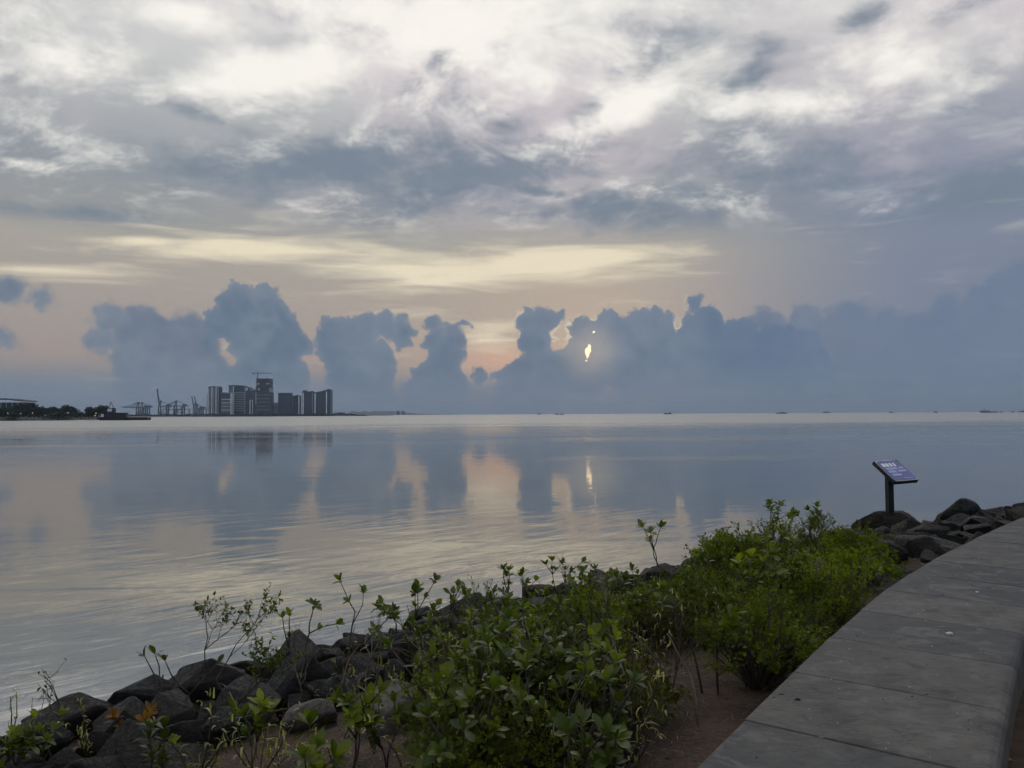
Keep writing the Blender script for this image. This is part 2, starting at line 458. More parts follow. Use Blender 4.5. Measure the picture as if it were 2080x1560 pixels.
def pixel(p):
    q = CAM_M.transposed() @ (Vector(p) - Vector((0, 0, CAM_H)))
    if q.z > -0.1: return (-9999, -9999)
    return (CXP + F_PX * q.x / -q.z, CYP - F_PX * q.y / -q.z)

# ------------------------------------------------------------------ the bank of soil
def soil_nodes(t, b):
    p = pos(t)
    n = t.noise(p, 2.2, 6, 0.62); n2 = t.noise(p, 38.0, 4, 0.6)
    c = t.mix(t.step(n, 0.35, 0.68), (0.040, 0.024, 0.015, 1), (0.095, 0.056, 0.034, 1))
    c = t.mix(t.step(n2, 0.56, 0.72), c, (0.12, 0.09, 0.065, 1))
    c = t.mix(t.step(n2, 0.42, 0.30), c, (0.018, 0.014, 0.010, 1))
    t.t.links.new(c, b.inputs['Base Color']); b.inputs['Roughness'].default_value = 0.9
    bump(t, b, t.add(n2, t.mul(t.noise(p, 110.0, 3), 0.4)), 0.9, 0.03)
M_soil = material('soil', build=soil_nodes)
mb = MB()
gs = np.concatenate([np.linspace(-0.05, 7.0, 58), [8.0, 9.5]])
gt = np.linspace(-3.1, 17.5, 150)
for t_ in gt:
    p, n = wall_at(t_)
    for s_ in gs:
        q = p + n * s_
        z = ground_st(s_, t_) + 0.05 * mnoise.noise(Vector((q[0] * .9, q[1] * .9, 0))) + 0.02 * mnoise.noise(Vector((q[0] * 3.1, q[1] * 3.1, 5)))
        mb.v.append((q[0], q[1], z))
m_ = len(gs)
for j in range(len(gt) - 1):
    for i in range(m_ - 1): mb.f.append((j * m_ + i + 1, j * m_ + i, (j + 1) * m_ + i, (j + 1) * m_ + i + 1))
tag(mb.build('soil_bank', M_soil, smooth=True), 'brown soil bank between the stone coping and the boulders', kind='structure')

# ------------------------------------------------------------------ coping of stone slabs on the sea wall
def slab_nodes(t, b):
    p = pos(t); r = orand(t)
    rot = t.new('ShaderNodeVectorRotate', rotation_type='Z_AXIS'); t.put(rot.inputs['Vector'], p); rot.inputs['Angle'].default_value = R(8)
    q = rot.outputs[0]
    q = t.v('ADD', q, t.xyz(t.mul(r, 40.0), t.mul(r, 17.0), 0.0))
    big = t.noise(q, 1.7, 5, 0.6)
    strk = t.noise(t.v('MULTIPLY', q, (9.0, 26.0, 1)), 1.0, 6, 0.7, 1.2)
    grit = t.noise(q, 210.0, 3, 0.6)
    c = t.mix(t.step(r, .15, .85), (0.052, 0.054, 0.054, 1), (0.110, 0.100, 0.085, 1))
    c = t.mix(t.step(big, 0.30, 0.70), c, t.mix(0.55, c, (0.026, 0.030, 0.034, 1)))
    c = t.mix(t.mul(t.step(strk, 0.42, 0.68), 0.5), c, (0.012, 0.014, 0.016, 1))
    c = t.mix(t.mul(t.step(grit, 0.45, 0.68), 0.30), c, (0.085, 0.086, 0.085, 1))
    # dark specks, pale scuffs
    sp = t.noise(t.v('MULTIPLY', q, (22.0, 48.0, 1)), 1.0, 3, 0.6)
    c = t.mix(t.mul(t.step(sp, 0.64, 0.70), 0.85), c, (0.025, 0.024, 0.022, 1))
    mot = t.noise(q, 5.5, 6, 0.7, 0.5)
    c = t.mix(t.mul(t.step(mot, 0.50, 0.64), 0.6), c, (0.14, 0.135, 0.122, 1))
    c = t.mix(t.mul(t.step(mot, 0.46, 0.32), 0.7), c, (0.018, 0.019, 0.020, 1))
    sc = t.mul(t.step(t.noise(t.v('MULTIPLY', q, (4.0, 30.0, 1)), 1.0, 4, 0.7), 0.64, 0.74), t.step(t.noise(q, 2.3, 2), 0.46, 0.58))
    c = t.mix(t.mul(sc, 0.75), c, (0.24, 0.245, 0.24, 1))
    fl = t.step(t.voro(t.v('MULTIPLY', q, (1, 2.2, 1)), 9.0), 0.034, 0.018)
    c = t.mix(t.mul(fl, 0.7), c, (0.45, 0.45, 0.43, 1))
    t.t.links.new(c, b.inputs['Base Color'])
    t.put(b.inputs['Roughness'], t.add(0.52, t.mul(big, 0.25))); b.inputs['Specular IOR Level'].default_value = 0.4
    bump(t, b, t.add(t.mul(strk, 0.5), t.mul(grit, 0.5)), 0.35, 0.004)
M_slab = material('coping_stone', build=slab_nodes)
M_wall = material('seawall_stone', (0.09, 0.09, 0.088), 0.85, build=speckled((0.07, 0.07, 0.07), (0.12, 0.115, 0.105), 4.0, 0.1))
WALL_W = float((Vector((0, 0)) + at_z(2030, 1560, COPE_Z).xy - Vector(wall_at(0)[0])).length)
WALL_W = abs(st(*at_z(2030, 1560, COPE_Z).xy)[0])
cope = tag(link('seawall_coping', None), 'curved coping of dark grey stone slabs along the sea wall', kind='structure')
SLAB = 0.68; t_ = -2.9; k = 0
rs = random.Random(3)
while t_ < 16.5:
    a, b_ = t_ + 0.0016, t_ + SLAB - 0.0016
    bm = bmesh.new()
    p0, n0 = wall_at(a); p1, n1 = wall_at(b_)
    dz_ = rs.uniform(-0.002, 0.002); ov = rs.uniform(-0.004, 0.004)
    cs = [p0 + n0 * ov, p1 + n1 * ov, p1 - n1 * WALL_W, p0 - n0 * WALL_W]
    lo = [bm.verts.new((q[0], q[1], COPE_Z - 0.15)) for q in cs]; hi = [bm.verts.new((q[0], q[1], COPE_Z + dz_)) for q in cs]
    bm.faces.new(lo); bm.faces.new(hi[::-1])
    for i in range(4): bm.faces.new((lo[i], hi[i], hi[(i + 1) % 4], lo[(i + 1) % 4]))
    bmesh.ops.recalc_face_normals(bm, faces=bm.faces)
    land = [e for e in bm.edges if set(e.verts) == {hi[2], hi[3]}]
    bmesh.ops.bevel(bm, geom=land, offset=0.045, segments=4, affect='EDGES', profile=0.5)
    top = [e for e in bm.edges if all(v.co.z > COPE_Z - 0.01 for v in e.verts)]
    bmesh.ops.bevel(bm, geom=top, offset=0.004, segments=1, affect='EDGES')
    me = bpy.data.meshes.new('slab'); bm.to_mesh(me); bm.free(); me.materials.append(M_slab)
    link('slab', me, cope); t_ += SLAB; k += 1
wb = MB(); ts = np.linspace(-2.9, 16.4, 70)
for t_ in ts:
    p, n = wall_at(t_)
    for (s_, z) in ((-0.05, 1.2), (-0.05, COPE_Z - 0.152), (-WALL_W + 0.06, COPE_Z - 0.152), (-WALL_W + 0.06, 1.2)):
        q = p + n * s_; wb.v.append((q[0], q[1], z))
for j in range(len(ts) - 1):
    for i in range(4): wb.f.append((j * 4 + i, (j + 1) * 4 + i, (j + 1) * 4 + (i + 1) % 4, j * 4 + (i + 1) % 4))
tag(wb.build('seawall', M_wall), 'stone wall carrying the coping slabs', kind='structure')
def pave_nodes(t, b):
    p = pos(t); n = t.noise(p, 9.0, 6, 0.65)
    c = t.mix(t.step(n, 0.35, 0.65), (0.055, 0.034, 0.018, 1), (0.10, 0.062, 0.034, 1))
    t.t.links.new(c, b.inputs['Base Color']); b.inputs['Roughness'].default_value = 0.85
    bump(t, b, t.noise(p, 90.0, 4), 0.6, 0.01)
pb = MB()
for t_ in ts:
    p, n = wall_at(t_)
    for s_ in (-WALL_W + 0.10, -WALL_W - 1.2, -WALL_W - 4.0, -WALL_W - 9.0):
        q = p + n * s_; pb.v.append((q[0], q[1], 1.86))
for j in range(len(ts) - 1):
    for i in range(3): pb.f.append((j * 4 + i, (j + 1) * 4 + i, (j + 1) * 4 + i + 1, j * 4 + i + 1))
tag(pb.build('promenade', material('promenade_paving', build=pave_nodes)), 'brown promenade paving below the coping', kind='structure')

# ------------------------------------------------------------------ boulders
def rock_nodes(t, b):
    p = ocoord(t); r = orand(t)
    q = t.v('ADD', p, t.xyz(t.mul(r, 31.0), t.mul(r, 57.0), t.mul(r, 13.0)))
    n = t.noise(q, 1.9, 7, 0.62); n2 = t.noise(q, 9.0, 6, 0.65)
    c = t.mix(t.step(n, 0.32, 0.66), (0.006, 0.0065, 0.007, 1), (0.019, 0.0185, 0.018, 1))
    c = t.mix(t.step(n2, 0.60, 0.74), c, (0.034, 0.033, 0.030, 1))
    warm = t.mix(1.0, c, (1.15, 0.95, 0.78, 1), 'MULTIPLY')
    c = t.mix(t.step(r, 0.70, 0.80), c, warm)
    cool = t.mix(1.0, c, (0.55, 0.72, 0.85, 1), 'MULTIPLY')
    c = t.mix(t.step(r, 0.30, 0.22), c, cool)
    z = t.sep(pos(t))[2]
    c = t.mix(t.step(t.add(z, t.mul(n, 0.5)), 0.75, 0.35), c, (0.020, 0.024, 0.022, 1))        # weed and wet at the waterline
    t.t.links.new(c, b.inputs['Base Color'])
    t.put(b.inputs['Roughness'], t.step(n2, 0.3, 0.7, 0.30, 0.75)); b.inputs['Specular IOR Level'].default_value = 0.22
    strata = t.noise(t.v('MULTIPLY', q, (1.5, 1.5, 7.0)), 1.0, 5, 0.6, 0.6)
    h = t.add(t.mul(strata, 0.8), t.add(t.mul(n2, 0.5), t.mul(t.noise(q, 34.0, 4, 0.65), 0.4)))
    bump(t, b, h, 0.8, 0.07)
M_rock = material('boulder_stone', build=rock_nodes)
M_rock_pale = material('pale_stone', build=speckled((0.05, 0.044, 0.038), (0.105, 0.094, 0.08), 5.0, 0.15))
def rock_mesh(seed, sub=3, mat=None):
    """an angular block of quarried stone with worn edges"""
    rr = random.Random(seed); bm = bmesh.new()
    for i in range(rr.randint(12, 16)):
        d = Vector((rr.gauss(0, 1), rr.gauss(0, 1), rr.gauss(0, 1))).normalized(); bm.verts.new(d * rr.uniform(0.86, 1.08))
    bmesh.ops.convex_hull(bm, input=bm.verts)
    bmesh.ops.delete(bm, geom=[v for v in bm.verts if not v.link_faces], context='VERTS')
    bmesh.ops.dissolve_limit(bm, angle_limit=R(14), verts=bm.verts, edges=bm.edges)
    bmesh.ops.bevel(bm, geom=bm.edges[:], offset=0.17, segments=3, affect='EDGES', profile=.6, clamp_overlap=True)
    for v in bm.verts:
        if v.co.length > 1.1: v.co *= 1.1 / v.co.length
    bmesh.ops.triangulate(bm, faces=bm.faces)
    bmesh.ops.subdivide_edges(bm, edges=[e for e in bm.edges if e.calc_length() > .22], cuts=1, use_grid_fill=True)
    bmesh.ops.triangulate(bm, faces=bm.faces)
    bmesh.ops.subdivide_edges(bm, edges=[e for e in bm.edges if e.calc_length() > .2], cuts=1, use_grid_fill=True)
    bmesh.ops.triangulate(bm, faces=bm.faces); bmesh.ops.smooth_vert(bm, verts=bm.verts, factor=.35, use_axis_x=True, use_axis_y=True, use_axis_z=True)
    o = Vector((seed * 3.7, seed * 1.3, 0))
    for v in bm.verts:
        p = v.co
        v.co = p * (1.04 + 0.10 * mnoise.noise(p * 1.3 + o) + 0.05 * mnoise.noise(p * 3.3 + o) + 0.03 * mnoise.noise(p * 8.0 + o))
    bmesh.ops.recalc_face_normals(bm, faces=bm.faces)
    me = bpy.data.meshes.new('boulder'); bm.to_mesh(me); bm.free(); me.materials.append(mat or M_rock)
    me.polygons.foreach_set('use_smooth', [True] * len(me.polygons)); return me
ROCKS = [rock_mesh(i + 1) for i in range(14)]
rk = random.Random(21)
rock_n = 0
def boulder(x, y, z, size, label, group, me=None, flat=None, rz=None, name='boulder'):
    global rock_n
    rock_n += 1
    o = link(name, me or rk.choice(ROCKS), loc=(x, y, z))
    fl = flat or rk.uniform(0.55, 0.85)
    o.scale = (size * rk.uniform(0.9, 1.25), size * rk.uniform(0.75, 1.0), size * fl)
    o.rotation_euler = (rk.uniform(-.25, .25), rk.uniform(-.25, .25), rk.uniform(0, 6.28) if rz is None else rz)
    return tag(o, label, 'boulder', group)
def zone_label(px):
    if px < 300: return 'dark boulder at the left corner', 'boulders at the left corner'
    if px < 640: return 'dark boulder below the twiggy shrub', 'boulders below the twiggy shrub'
    if px < 1250: return 'dark boulder behind the leafy shrubs', 'boulders behind the shrubs'
    if px < 1720: return 'dark boulder behind the green bushes', 'boulders behind the green bushes'
    return 'dark boulder beside the coping', 'boulders beside the coping'
placed = []
def try_rock(s_, t_, size):
    p, n = wall_at(t_); q = p + n * s_
    for (x, y, r) in placed:
        if (x - q[0]) ** 2 + (y - q[1]) ** 2 < ((0.66 if t_ < 6.6 else 0.58) * (r + size)) ** 2: return
    z = ground(q[0], q[1]); px, py = pixel((q[0], q[1], z + size * .5))
    if not (-110 < px < 2190 and py < 1660): return
    placed.append((q[0], q[1], size))
    lb, gr = zone_label(px)
    o = boulder(q[0], q[1], z + size * rk.uniform(0.16, 0.34), size, lb, gr)
    RANK.setdefault(lb, []).append((px, size, s_ - crest(t_)[0], o, size / math.hypot(q[0], q[1])))
RANK = {}
# named boulders, placed first
for (px, py, size, dz_, lb, me, fl, rz) in [
    (500, 1470, 0.40, 0.10, 'broad dark boulder with layered cracks below the twiggy shrub', ROCKS[2], .62, .4),
    (600, 1415, 0.36, 0.12, 'large blue black boulder with a wet sheen right of the twiggy shrub', ROCKS[5], .8, 1.2),
    (350, 1500, 0.33, 0.10, 'rounded slate grey boulder in front of the two leaved sprout', ROCKS[8], .75, 2.2),
    (150, 1490, 0.38, 0.10, 'long low boulder with a pale wet streak at the left corner', ROCKS[4], .5, .2),
    (1392, 1150, 0.30, 0.16, 'pointed dark boulder standing against the water at mid right', ROCKS[7], 1.0, .7),
    (1900, 1120, 0.46, 0.02, 'largest grey boulder with creased faces beside the coping', ROCKS[1], .42, 2.0),
    (1950, 1075, 0.34, 0.20, 'egg shaped smooth brown boulder near the coping on the right', ROCKS[9], .9, .5),
    (1800, 1085, 0.55, 0.10, 'flat topped boulder carrying the blue information sign', ROCKS[11], .55, .3),
    (1850, 1190, 0.36, -0.02, 'low flat stone lying against the coping edge', ROCKS[12], .5, .3)]:
    g = on_ground(px, py); placed.append((g.x, g.y, size * .95))
    boulder(g.x, g.y, g.z + dz_, size, lb, 'named boulders', me, fl, rz)
for i in range(3400):
    t_ = rk.uniform(-3.0, 16.5); sc, zc = crest(t_)
    w = 2.0 if t_ < 2.4 else max(0.5, 2.0 - (t_ - 2.4) * 0.5)
    if t_ > 6.6: w = sc - 0.25
    u = rk.random()
    s_ = sc - w + u * (w + (0.55 if t_ < 6.6 else 0.6))
    size = rk.uniform(0.17, 0.36) if i < 1500 and t_ < 7 else rk.uniform(0.15, 0.29) if i < 1500 else rk.uniform(0.13, 0.24)
    if s_ < 0.3 + size * .6: continue
    try_rock(s_, t_, size)
def ordinal(n): return '%d%s' % (n, 'th' if 10 <= n % 100 <= 20 else {1: 'st', 2: 'nd', 3: 'rd'}.get(n % 10, 'th'))
allr = sorted((e for l in RANK.values() for e in l), key=lambda e: -e[4])
for e in allr[278:]: bpy.data.objects.remove(e[3])
cut = set(map(id, allr[278:]))
RANK = {k_: [e for e in l if id(e) not in cut] for k_, l in RANK.items()}
for lb, lst in RANK.items():
    rows = {}
    for e in lst:
        sz = 'large' if e[1] > 0.31 else 'middling' if e[1] > 0.20 else 'small'
        row = 'nearest the water' if e[2] > 0.15 else 'nearer side' if e[2] < -0.6 else 'on the crest'
        rows.setdefault((sz, row), []).append(e)
    for (sz, row), es in rows.items():
        for i, e in enumerate(sorted(es, key=lambda q: q[0])):
            e[3]['label'] = sz + ' ' + lb + ', ' + row + ', ' + ordinal(i + 1) + ' from left'
# pale broken stones among the shrubs
for (px, py, size, lb, fl) in [
    (1655, 1165, 0.17, 'pale angular stone lying highest among the shrubs', .6),
    (1612, 1195, 0.10, 'small pale round stone left of the pile among the shrubs', .9),
    (1715, 1240, 0.15, 'pale block of stone under the dark shrub by the coping', .9),
    (1670, 1205, 0.12, 'grey brown stone in the small heap among the shrubs', .6),
    (1640, 1200, 0.08, 'pale stone chip beside the round stone', .7),
    (1690, 1198, 0.09, 'pale flat chip on the right of the heap', .5),
    (800, 1480, 0.27, 'warm grey half buried boulder by the bare soil patch', .8),
    (745, 1400, 0.13, 'small square block in the dark gap left of the shrubs', 1.0),
    (640, 1480, 0.22, 'dusty brown boulder at the edge of the bare soil', .7)]:
    g = on_ground(px, py)
    boulder(g.x, g.y, g.z + size * 0.3, size, lb, 'pale stones among the shrubs', rock_mesh(50 + int(px), 3, M_rock_pale), fl)

# ------------------------------------------------------------------ plants
def leaf_mat(name, c1, c2, trans=0.35, rough=0.42, spec=0.35):
    m = bpy.data.materials.new(name); m.use_nodes = True; MATS[name] = m
    t = NT(m.node_tree); b = m.node_tree.nodes['Principled BSDF']; out = m.node_tree.nodes['Material Output']
    r = orand(t); g = t.new('ShaderNodeNewGeometry').outputs['Random Per Island']
    k = t.m('FRACT', t.add(t.mul(r, 3.0), t.mul(g, 1.7)))
    c = t.mix(k, (*c1, 1), (*c2, 1))
    big = t.noise(pos(t), 2.4, 3)
    c = t.mix(t.step(big, 0.40, 0.62, 0.0, 0.75), c, (*[q * 0.38 for q in c1], 1))
    t.t.links.new(c, b.inputs['Base Color']); b.inputs['Roughness'].default_value = rough; b.inputs['Specular IOR Level'].default_value = spec
    tr = t.new('ShaderNodeBsdfTranslucent')
    t.put(tr.inputs[0], t.mix(1.0, c, (1.25, 1.35, 0.55, 1), 'MULTIPLY'))
    mx = t.new('ShaderNodeMixShader'); mx.inputs[0].default_value = trans
    t.t.links.new(b.outputs[0], mx.inputs[1]); t.t.links.new(tr.outputs[0], mx.inputs[2]); t.t.links.new(mx.outputs[0], out.inputs[0])
    return m
M_leaf = leaf_mat('broad_leaf', (0.060, 0.105, 0.012), (0.165, 0.20, 0.020), 0.45, 0.30, 0.5)
M_leaf_y = leaf_mat('young_leaf', (0.14, 0.19, 0.018), (0.26, 0.29, 0.035), 0.45, 0.40)
M_leaf_o = leaf_mat('withered_leaf', (0.22, 0.095, 0.015), (0.30, 0.17, 0.03), 0.40, 0.5)
M_fine = leaf_mat('fine_leaf', (0.065, 0.100, 0.010), (0.20, 0.235, 0.022), 0.40, 0.55, 0.15)
M_fine_b = leaf_mat('bright_fine_leaf', (0.11, 0.165, 0.010), (0.23, 0.27, 0.018), 0.45, 0.55, 0.15)
M_curl = leaf_mat('curled_leaf', (0.24, 0.25, 0.05), (0.58, 0.56, 0.20), 0.35, 0.3, .6)
M_dry = leaf_mat('dry_twig', (0.11, 0.09, 0.055), (0.22, 0.19, 0.13), 0.1, 0.7)
M_stem = material('stem_bark', (0.045, 0.036, 0.026), 0.8, build=speckled((0.035, 0.028, 0.02), (0.075, 0.06, 0.045), 30.0, 0.2))

def leaf_geo(mb, o, d, up, L, Wd, curl=0.25, fold=0.18, rows=4, tip=0.66):
    """an obovate leaf from its foot o along d, its face towards up"""
    d = d.normalized(); side = d.cross(up)
    side = side.normalized() if side.length > 1e-6 else Vector((1, 0, 0))
    n = side.cross(d).normalized(); b0 = len(mb.v)
    for i in range(rows + 1):
        u = i / rows
        w = Wd * 0.5 * (math.sin(math.pi * min(1.0, u ** 1.35 * 0.97 + 0.03)) ** 0.75) if 0 < i < rows else Wd * (0.035 if i == 0 else 0.10)
        c = o + d * (L * u) - n * (curl * L * u * u)
        mb.v.append(tuple(c + side * w + n * (fold * w))); mb.v.append(tuple(c)); mb.v.append(tuple(c - side * w + n * (fold * w)))
    for i in range(rows):
        a = b0 + i * 3
        mb.f += [(a, a + 1, a + 4, a + 3), (a + 1, a + 2, a + 5, a + 4)]
def leaf_mesh(mat, curl, fold, wd):
    mb = MB(); leaf_geo(mb, Vector((0, 0, 0)), Vector((0, 1, 0)), Vector((0, 0, 1)), 1.0, wd, curl, fold, 5)
    return mb.mesh('leaf', mat, True)
LEAVES = {k: [leaf_mesh(m, c, f, w) for c, f, w in ((.18, .2, .52), (.30, .3, .46), (.05, .12, .58))]
          for k, m in (('g', M_leaf), ('y', M_leaf_y), ('o', M_leaf_o))}
def orient(d, up):
    d = d.normalized(); x = d.cross(up)
    x = x.normalized() if x.length > 1e-6 else Vector((1, 0, 0))
    z = x.cross(d); M = Matrix((x, d, z)).transposed()
    return M.to_euler()
UP = Vector((0, 0, 1))
def rdir(r, spread):
    a = r.uniform(0, 2 * math.pi); return Vector((math.cos(a) * spread, math.sin(a) * spread, 1)).normalized()
def path(r, p, d, L, n, wob, lift=0.15):
    pts = [p.copy()]
    for i in range(n):
        d = (d + Vector((r.gauss(0, wob), r.gauss(0, wob), r.gauss(0, wob * .6) + lift * .3))).normalized()
        p = p + d * (L / n); pts.append(p.copy())
    return pts, d

def broad_shrub(g, H, seed, label, group, tips=7, bare=0.45, mix='ggy', lsize=0.085, lean=None, leaves=(5, 8)):
    """shrub of paddle shaped leaves in rosettes at the ends of bare stems; each leaf is a part of its own"""
    r = random.Random(seed); root = empty('broad_leaf_shrub', g); sm = MB(); spots = []
    n_main = max(2, tips // 3)
    for k in range(n_main):
        d = rdir(r, r.uniform(0.15, 0.55))
        if lean is not None: d = (d + lean).normalized()
        pts, d = path(r, Vector((r.uniform(-.04, .04), r.uniform(-.04, .04), -0.05)), d, H * r.uniform(.55, .75), 5, 0.14)
        sm.tube(pts, [0.009 * H / .6 * (1 - .1 * i) for i in range(6)], 5)
        for q in range(max(1, round(tips / n_main))):
            dd = (d + Vector((r.gauss(0, .5), r.gauss(0, .5), r.uniform(0, .5)))).normalized()
            st_ = pts[r.choice((-1, -1, -2))]
            p2, d2 = path(r, st_, dd, H * r.uniform(.22, .45), 3, 0.16)
            sm.tube(p2, [0.006, 0.005, 0.0045, 0.003], 5)
            spots.append((p2[-1], d2, 1.0))
            if r.random() > bare: spots.append((p2[1], dd, 0.7))
    f_ = H / max(p.z + .06 for p, d, f in spots); root.scale = (f_,) * 3; lsize /= f_
    sm.build('stem', M_stem, root, True)
    for p, d, f in spots:
        n = r.randint(*leaves); a0 = r.uniform(0, 6.28); kind = r.choice(mix)
        for i in range(n):
            a = a0 + i * 2.4; el_ = r.uniform(0.25, 0.95) if i > 1 else 1.3
            x = d.orthogonal().normalized(); y = d.cross(x)
            ld = (x * math.cos(a) + y * math.sin(a)) * math.cos(el_) + d * math.sin(el_)
            L = lsize * f * r.uniform(.7, 1.25)
            e = orient(ld, d + UP * .4)
            link('leaf', r.choice(LEAVES[kind]), root, p + ld * .004, e, (L * r.uniform(.8, 1.2), L, L))
    return tag(root, label, 'shrub', group)

# fine leaved bushes: a handful of foliage meshes, shared
def fine_foliage(seed, n_twig, H, Rr, leaf=0.022, per=26, tuft=.016, bare=.35, slim=.38):
    """leaves sit in tufts along the outer part of forked twigs, so that gaps stay open between them"""
    r = random.Random(seed); fo = MB(); sm = MB()
    for k in range(n_twig):
        a = r.uniform(0, 6.28); q = math.sqrt(r.random())
        e = Vector((math.cos(a) * Rr * q, math.sin(a) * Rr * q, H * (1 - 0.5 * q * q) * r.uniform(.55, 1.18)))
        s0 = Vector((e.x * .12, e.y * .12, 0)); mid = s0.lerp(e, .55) + Vector((r.gauss(0, .04), r.gauss(0, .04), .05))
        sm.tube([s0, mid, e], [0.005, 0.0032, 0.0012], 3, False)
        ends = [(mid, e)]
        for j in range(3):
            f0 = mid.lerp(e, r.uniform(0, .7)); f1 = f0 + (e - mid).normalized() * r.uniform(.05, .12) + Vector((r.gauss(0, .06), r.gauss(0, .06), r.gauss(.01, .04)))
            ends.append((f0, f1)); sm.tube([f0, f1], [.002, .0009], 3, False)
        for f0, f1 in ends:
            if r.random() < bare * .4: continue
            for i in range(per // 4):
                p = f0.lerp(f1, r.uniform(.25, 1.05)) + Vector((r.gauss(0, tuft), r.gauss(0, tuft), r.gauss(0, tuft)))
                ld = ((f1 - f0).normalized() * .7 + Vector((r.gauss(0, .8), r.gauss(0, .8), r.gauss(.2, .6)))).normalized()
                sd = ld.cross(Vector((r.gauss(0, 1), r.gauss(0, 1), r.gauss(0, 1)))).normalized()
                L = leaf * r.uniform(.5, 1.5); w = L * slim * r.uniform(.7, 1.3); nb_ = ld.cross(sd) * L * .15
                fo.quad(p, p + ld * L * .55 + sd * w + nb_, p + ld * L, p + ld * L * .55 - sd * w + nb_)
    return fo, sm
FINE = []
M_olive = leaf_mat('olive_leaf', (0.070, 0.072, 0.020), (0.165, 0.155, 0.045), 0.30, 0.6, 0.15)
for sd, nt, H, Rr, lf, per, tf, br_, sl in ((1, 62, .44, .36, .028, 40, .016, .3, .40), (2, 70, .52, .33, .018, 52, .013, .3, .30), (3, 44, .38, .30, .034, 28, .018, .5, .42),
                                            (4, 66, .56, .42, .024, 44, .015, .35, .35), (5, 50, .50, .34, .014, 60, .012, .6, .22), (6, 36, .60, .30, .030, 24, .014, .8, .20)):
    fo, sm = fine_foliage(sd, nt, H, Rr, lf, per, tf, br_, sl)
    FINE.append((fo.mesh('foliage', M_fine), fo.mesh('foliage', M_fine_b), sm.mesh('stem', M_stem), fo.mesh('foliage', M_olive)))
fr = random.Random(5)
def fine_bush(g, k, sc, label, group, bright=False, olive=False):
    root = empty('fine_leaf_bush', g, fr.uniform(0, 6.28)); root.scale = (sc * fr.uniform(.9, 1.15), sc, sc * fr.uniform(.85, 1.15))
    link('foliage', FINE[k][3 if olive else 1 if bright else 0], root); link('stem', FINE[k][2], root)
    return tag(root, label, 'bush', group)

# sprigs of narrow curled leaves
def sprig_mesh(seed, n=56, H=.34):
    r = random.Random(seed); fo = MB(); sm = MB()
    for k in range(4):
        pts, d = path(r, Vector((0, 0, 0)), rdir(r, .6), H * r.uniform(.6, 1.1), 4, .18)
        sm.tube(pts, [.004, .0035, .003, .0025, .0015], 4, False)
        for i in range(n // 4):
            p = pts[r.randint(1, 4)] + Vector((r.gauss(0, .008),) * 3)
            d0_ = rdir(r, 1.3); L = r.uniform(.022, .05); w = r.uniform(.0022, .0045)
            sd = d0_.cross(UP).normalized(); b0 = len(fo.v); q = p.copy(); dd = d0_.copy(); turn = r.choice((-1, 1)) * r.uniform(.25, .7)
            for j in range(5):
                ww = w * (1 - (j / 4.6) ** 2)
                nn = sd * ww
                fo.v += [tuple(q - nn), tuple(q + nn)]
                dd = Matrix.Rotation(turn, 3, sd) @ dd; q = q + dd * (L / 4)
            for j in range(4): fo.f.append((b0 + 2 * j, b0 + 2 * j + 1, b0 + 2 * j + 3, b0 + 2 * j + 2))
    return fo.mesh('curled_leaves', M_curl, True), sm.mesh('stem', M_stem)
SPRIGS = [sprig_mesh(40 + i) for i in range(4)]
def sprig(g, sc, label, group):
    root = empty('curly_sprig', g, fr.uniform(0, 6.28)); root.scale = (sc,) * 3
    a, b = fr.choice(SPRIGS); link('curled_leaves', a, root); link('stem', b, root)
    return tag(root, label, 'sprig', group)

# bare twigs
def twig_plant(g, H, seed, label, group, leafy=0, dense=2, name='twiggy_shrub', spread=.5, mat=None, lean=-.12):
    r = random.Random(seed); root = empty(name, g); sm = MB(); lv = MB()
    def grow(p, d, L, rad, depth):
        pts, d2 = path(r, p, d, L, 4, .20, .25)
        sm.tube(pts, [rad * (1 - .12 * i) for i in range(5)], 4 if depth else 6, False)
        if depth >= dense:
            for i in range(leafy):
                q = pts[r.randint(1, 4)]; ld = Vector((r.gauss(0, 1), r.gauss(0, 1), r.gauss(.3, .8))).normalized()
                leaf_geo(lv, q, ld, UP + Vector((r.gauss(0, .5), r.gauss(0, .5), 0)), r.uniform(.018, .042), r.uniform(.010, .018), r.uniform(-.4, .6), .4, 3)
            return
        for i in range(r.randint(3, 4) if depth else 4):
            dd = (d2 + Vector((r.gauss(0, spread), r.gauss(0, spread), r.gauss(.1, spread * .5)))).normalized()
            grow(pts[r.choice((2, 3, 4, 4))], dd, L * r.uniform(.5, .75), rad * .62, depth + 1)
    grow(Vector((0, 0, -.04)), Vector((lean, .05, 1)).normalized(), H * .48, .0075 * H / .8, 0)
    sm.build('stem', M_stem, root, True)
    if leafy: lv.build('leaves', mat or M_fine, root, True)
    return tag(root, label, 'shrub' if leafy else 'twigs', group)

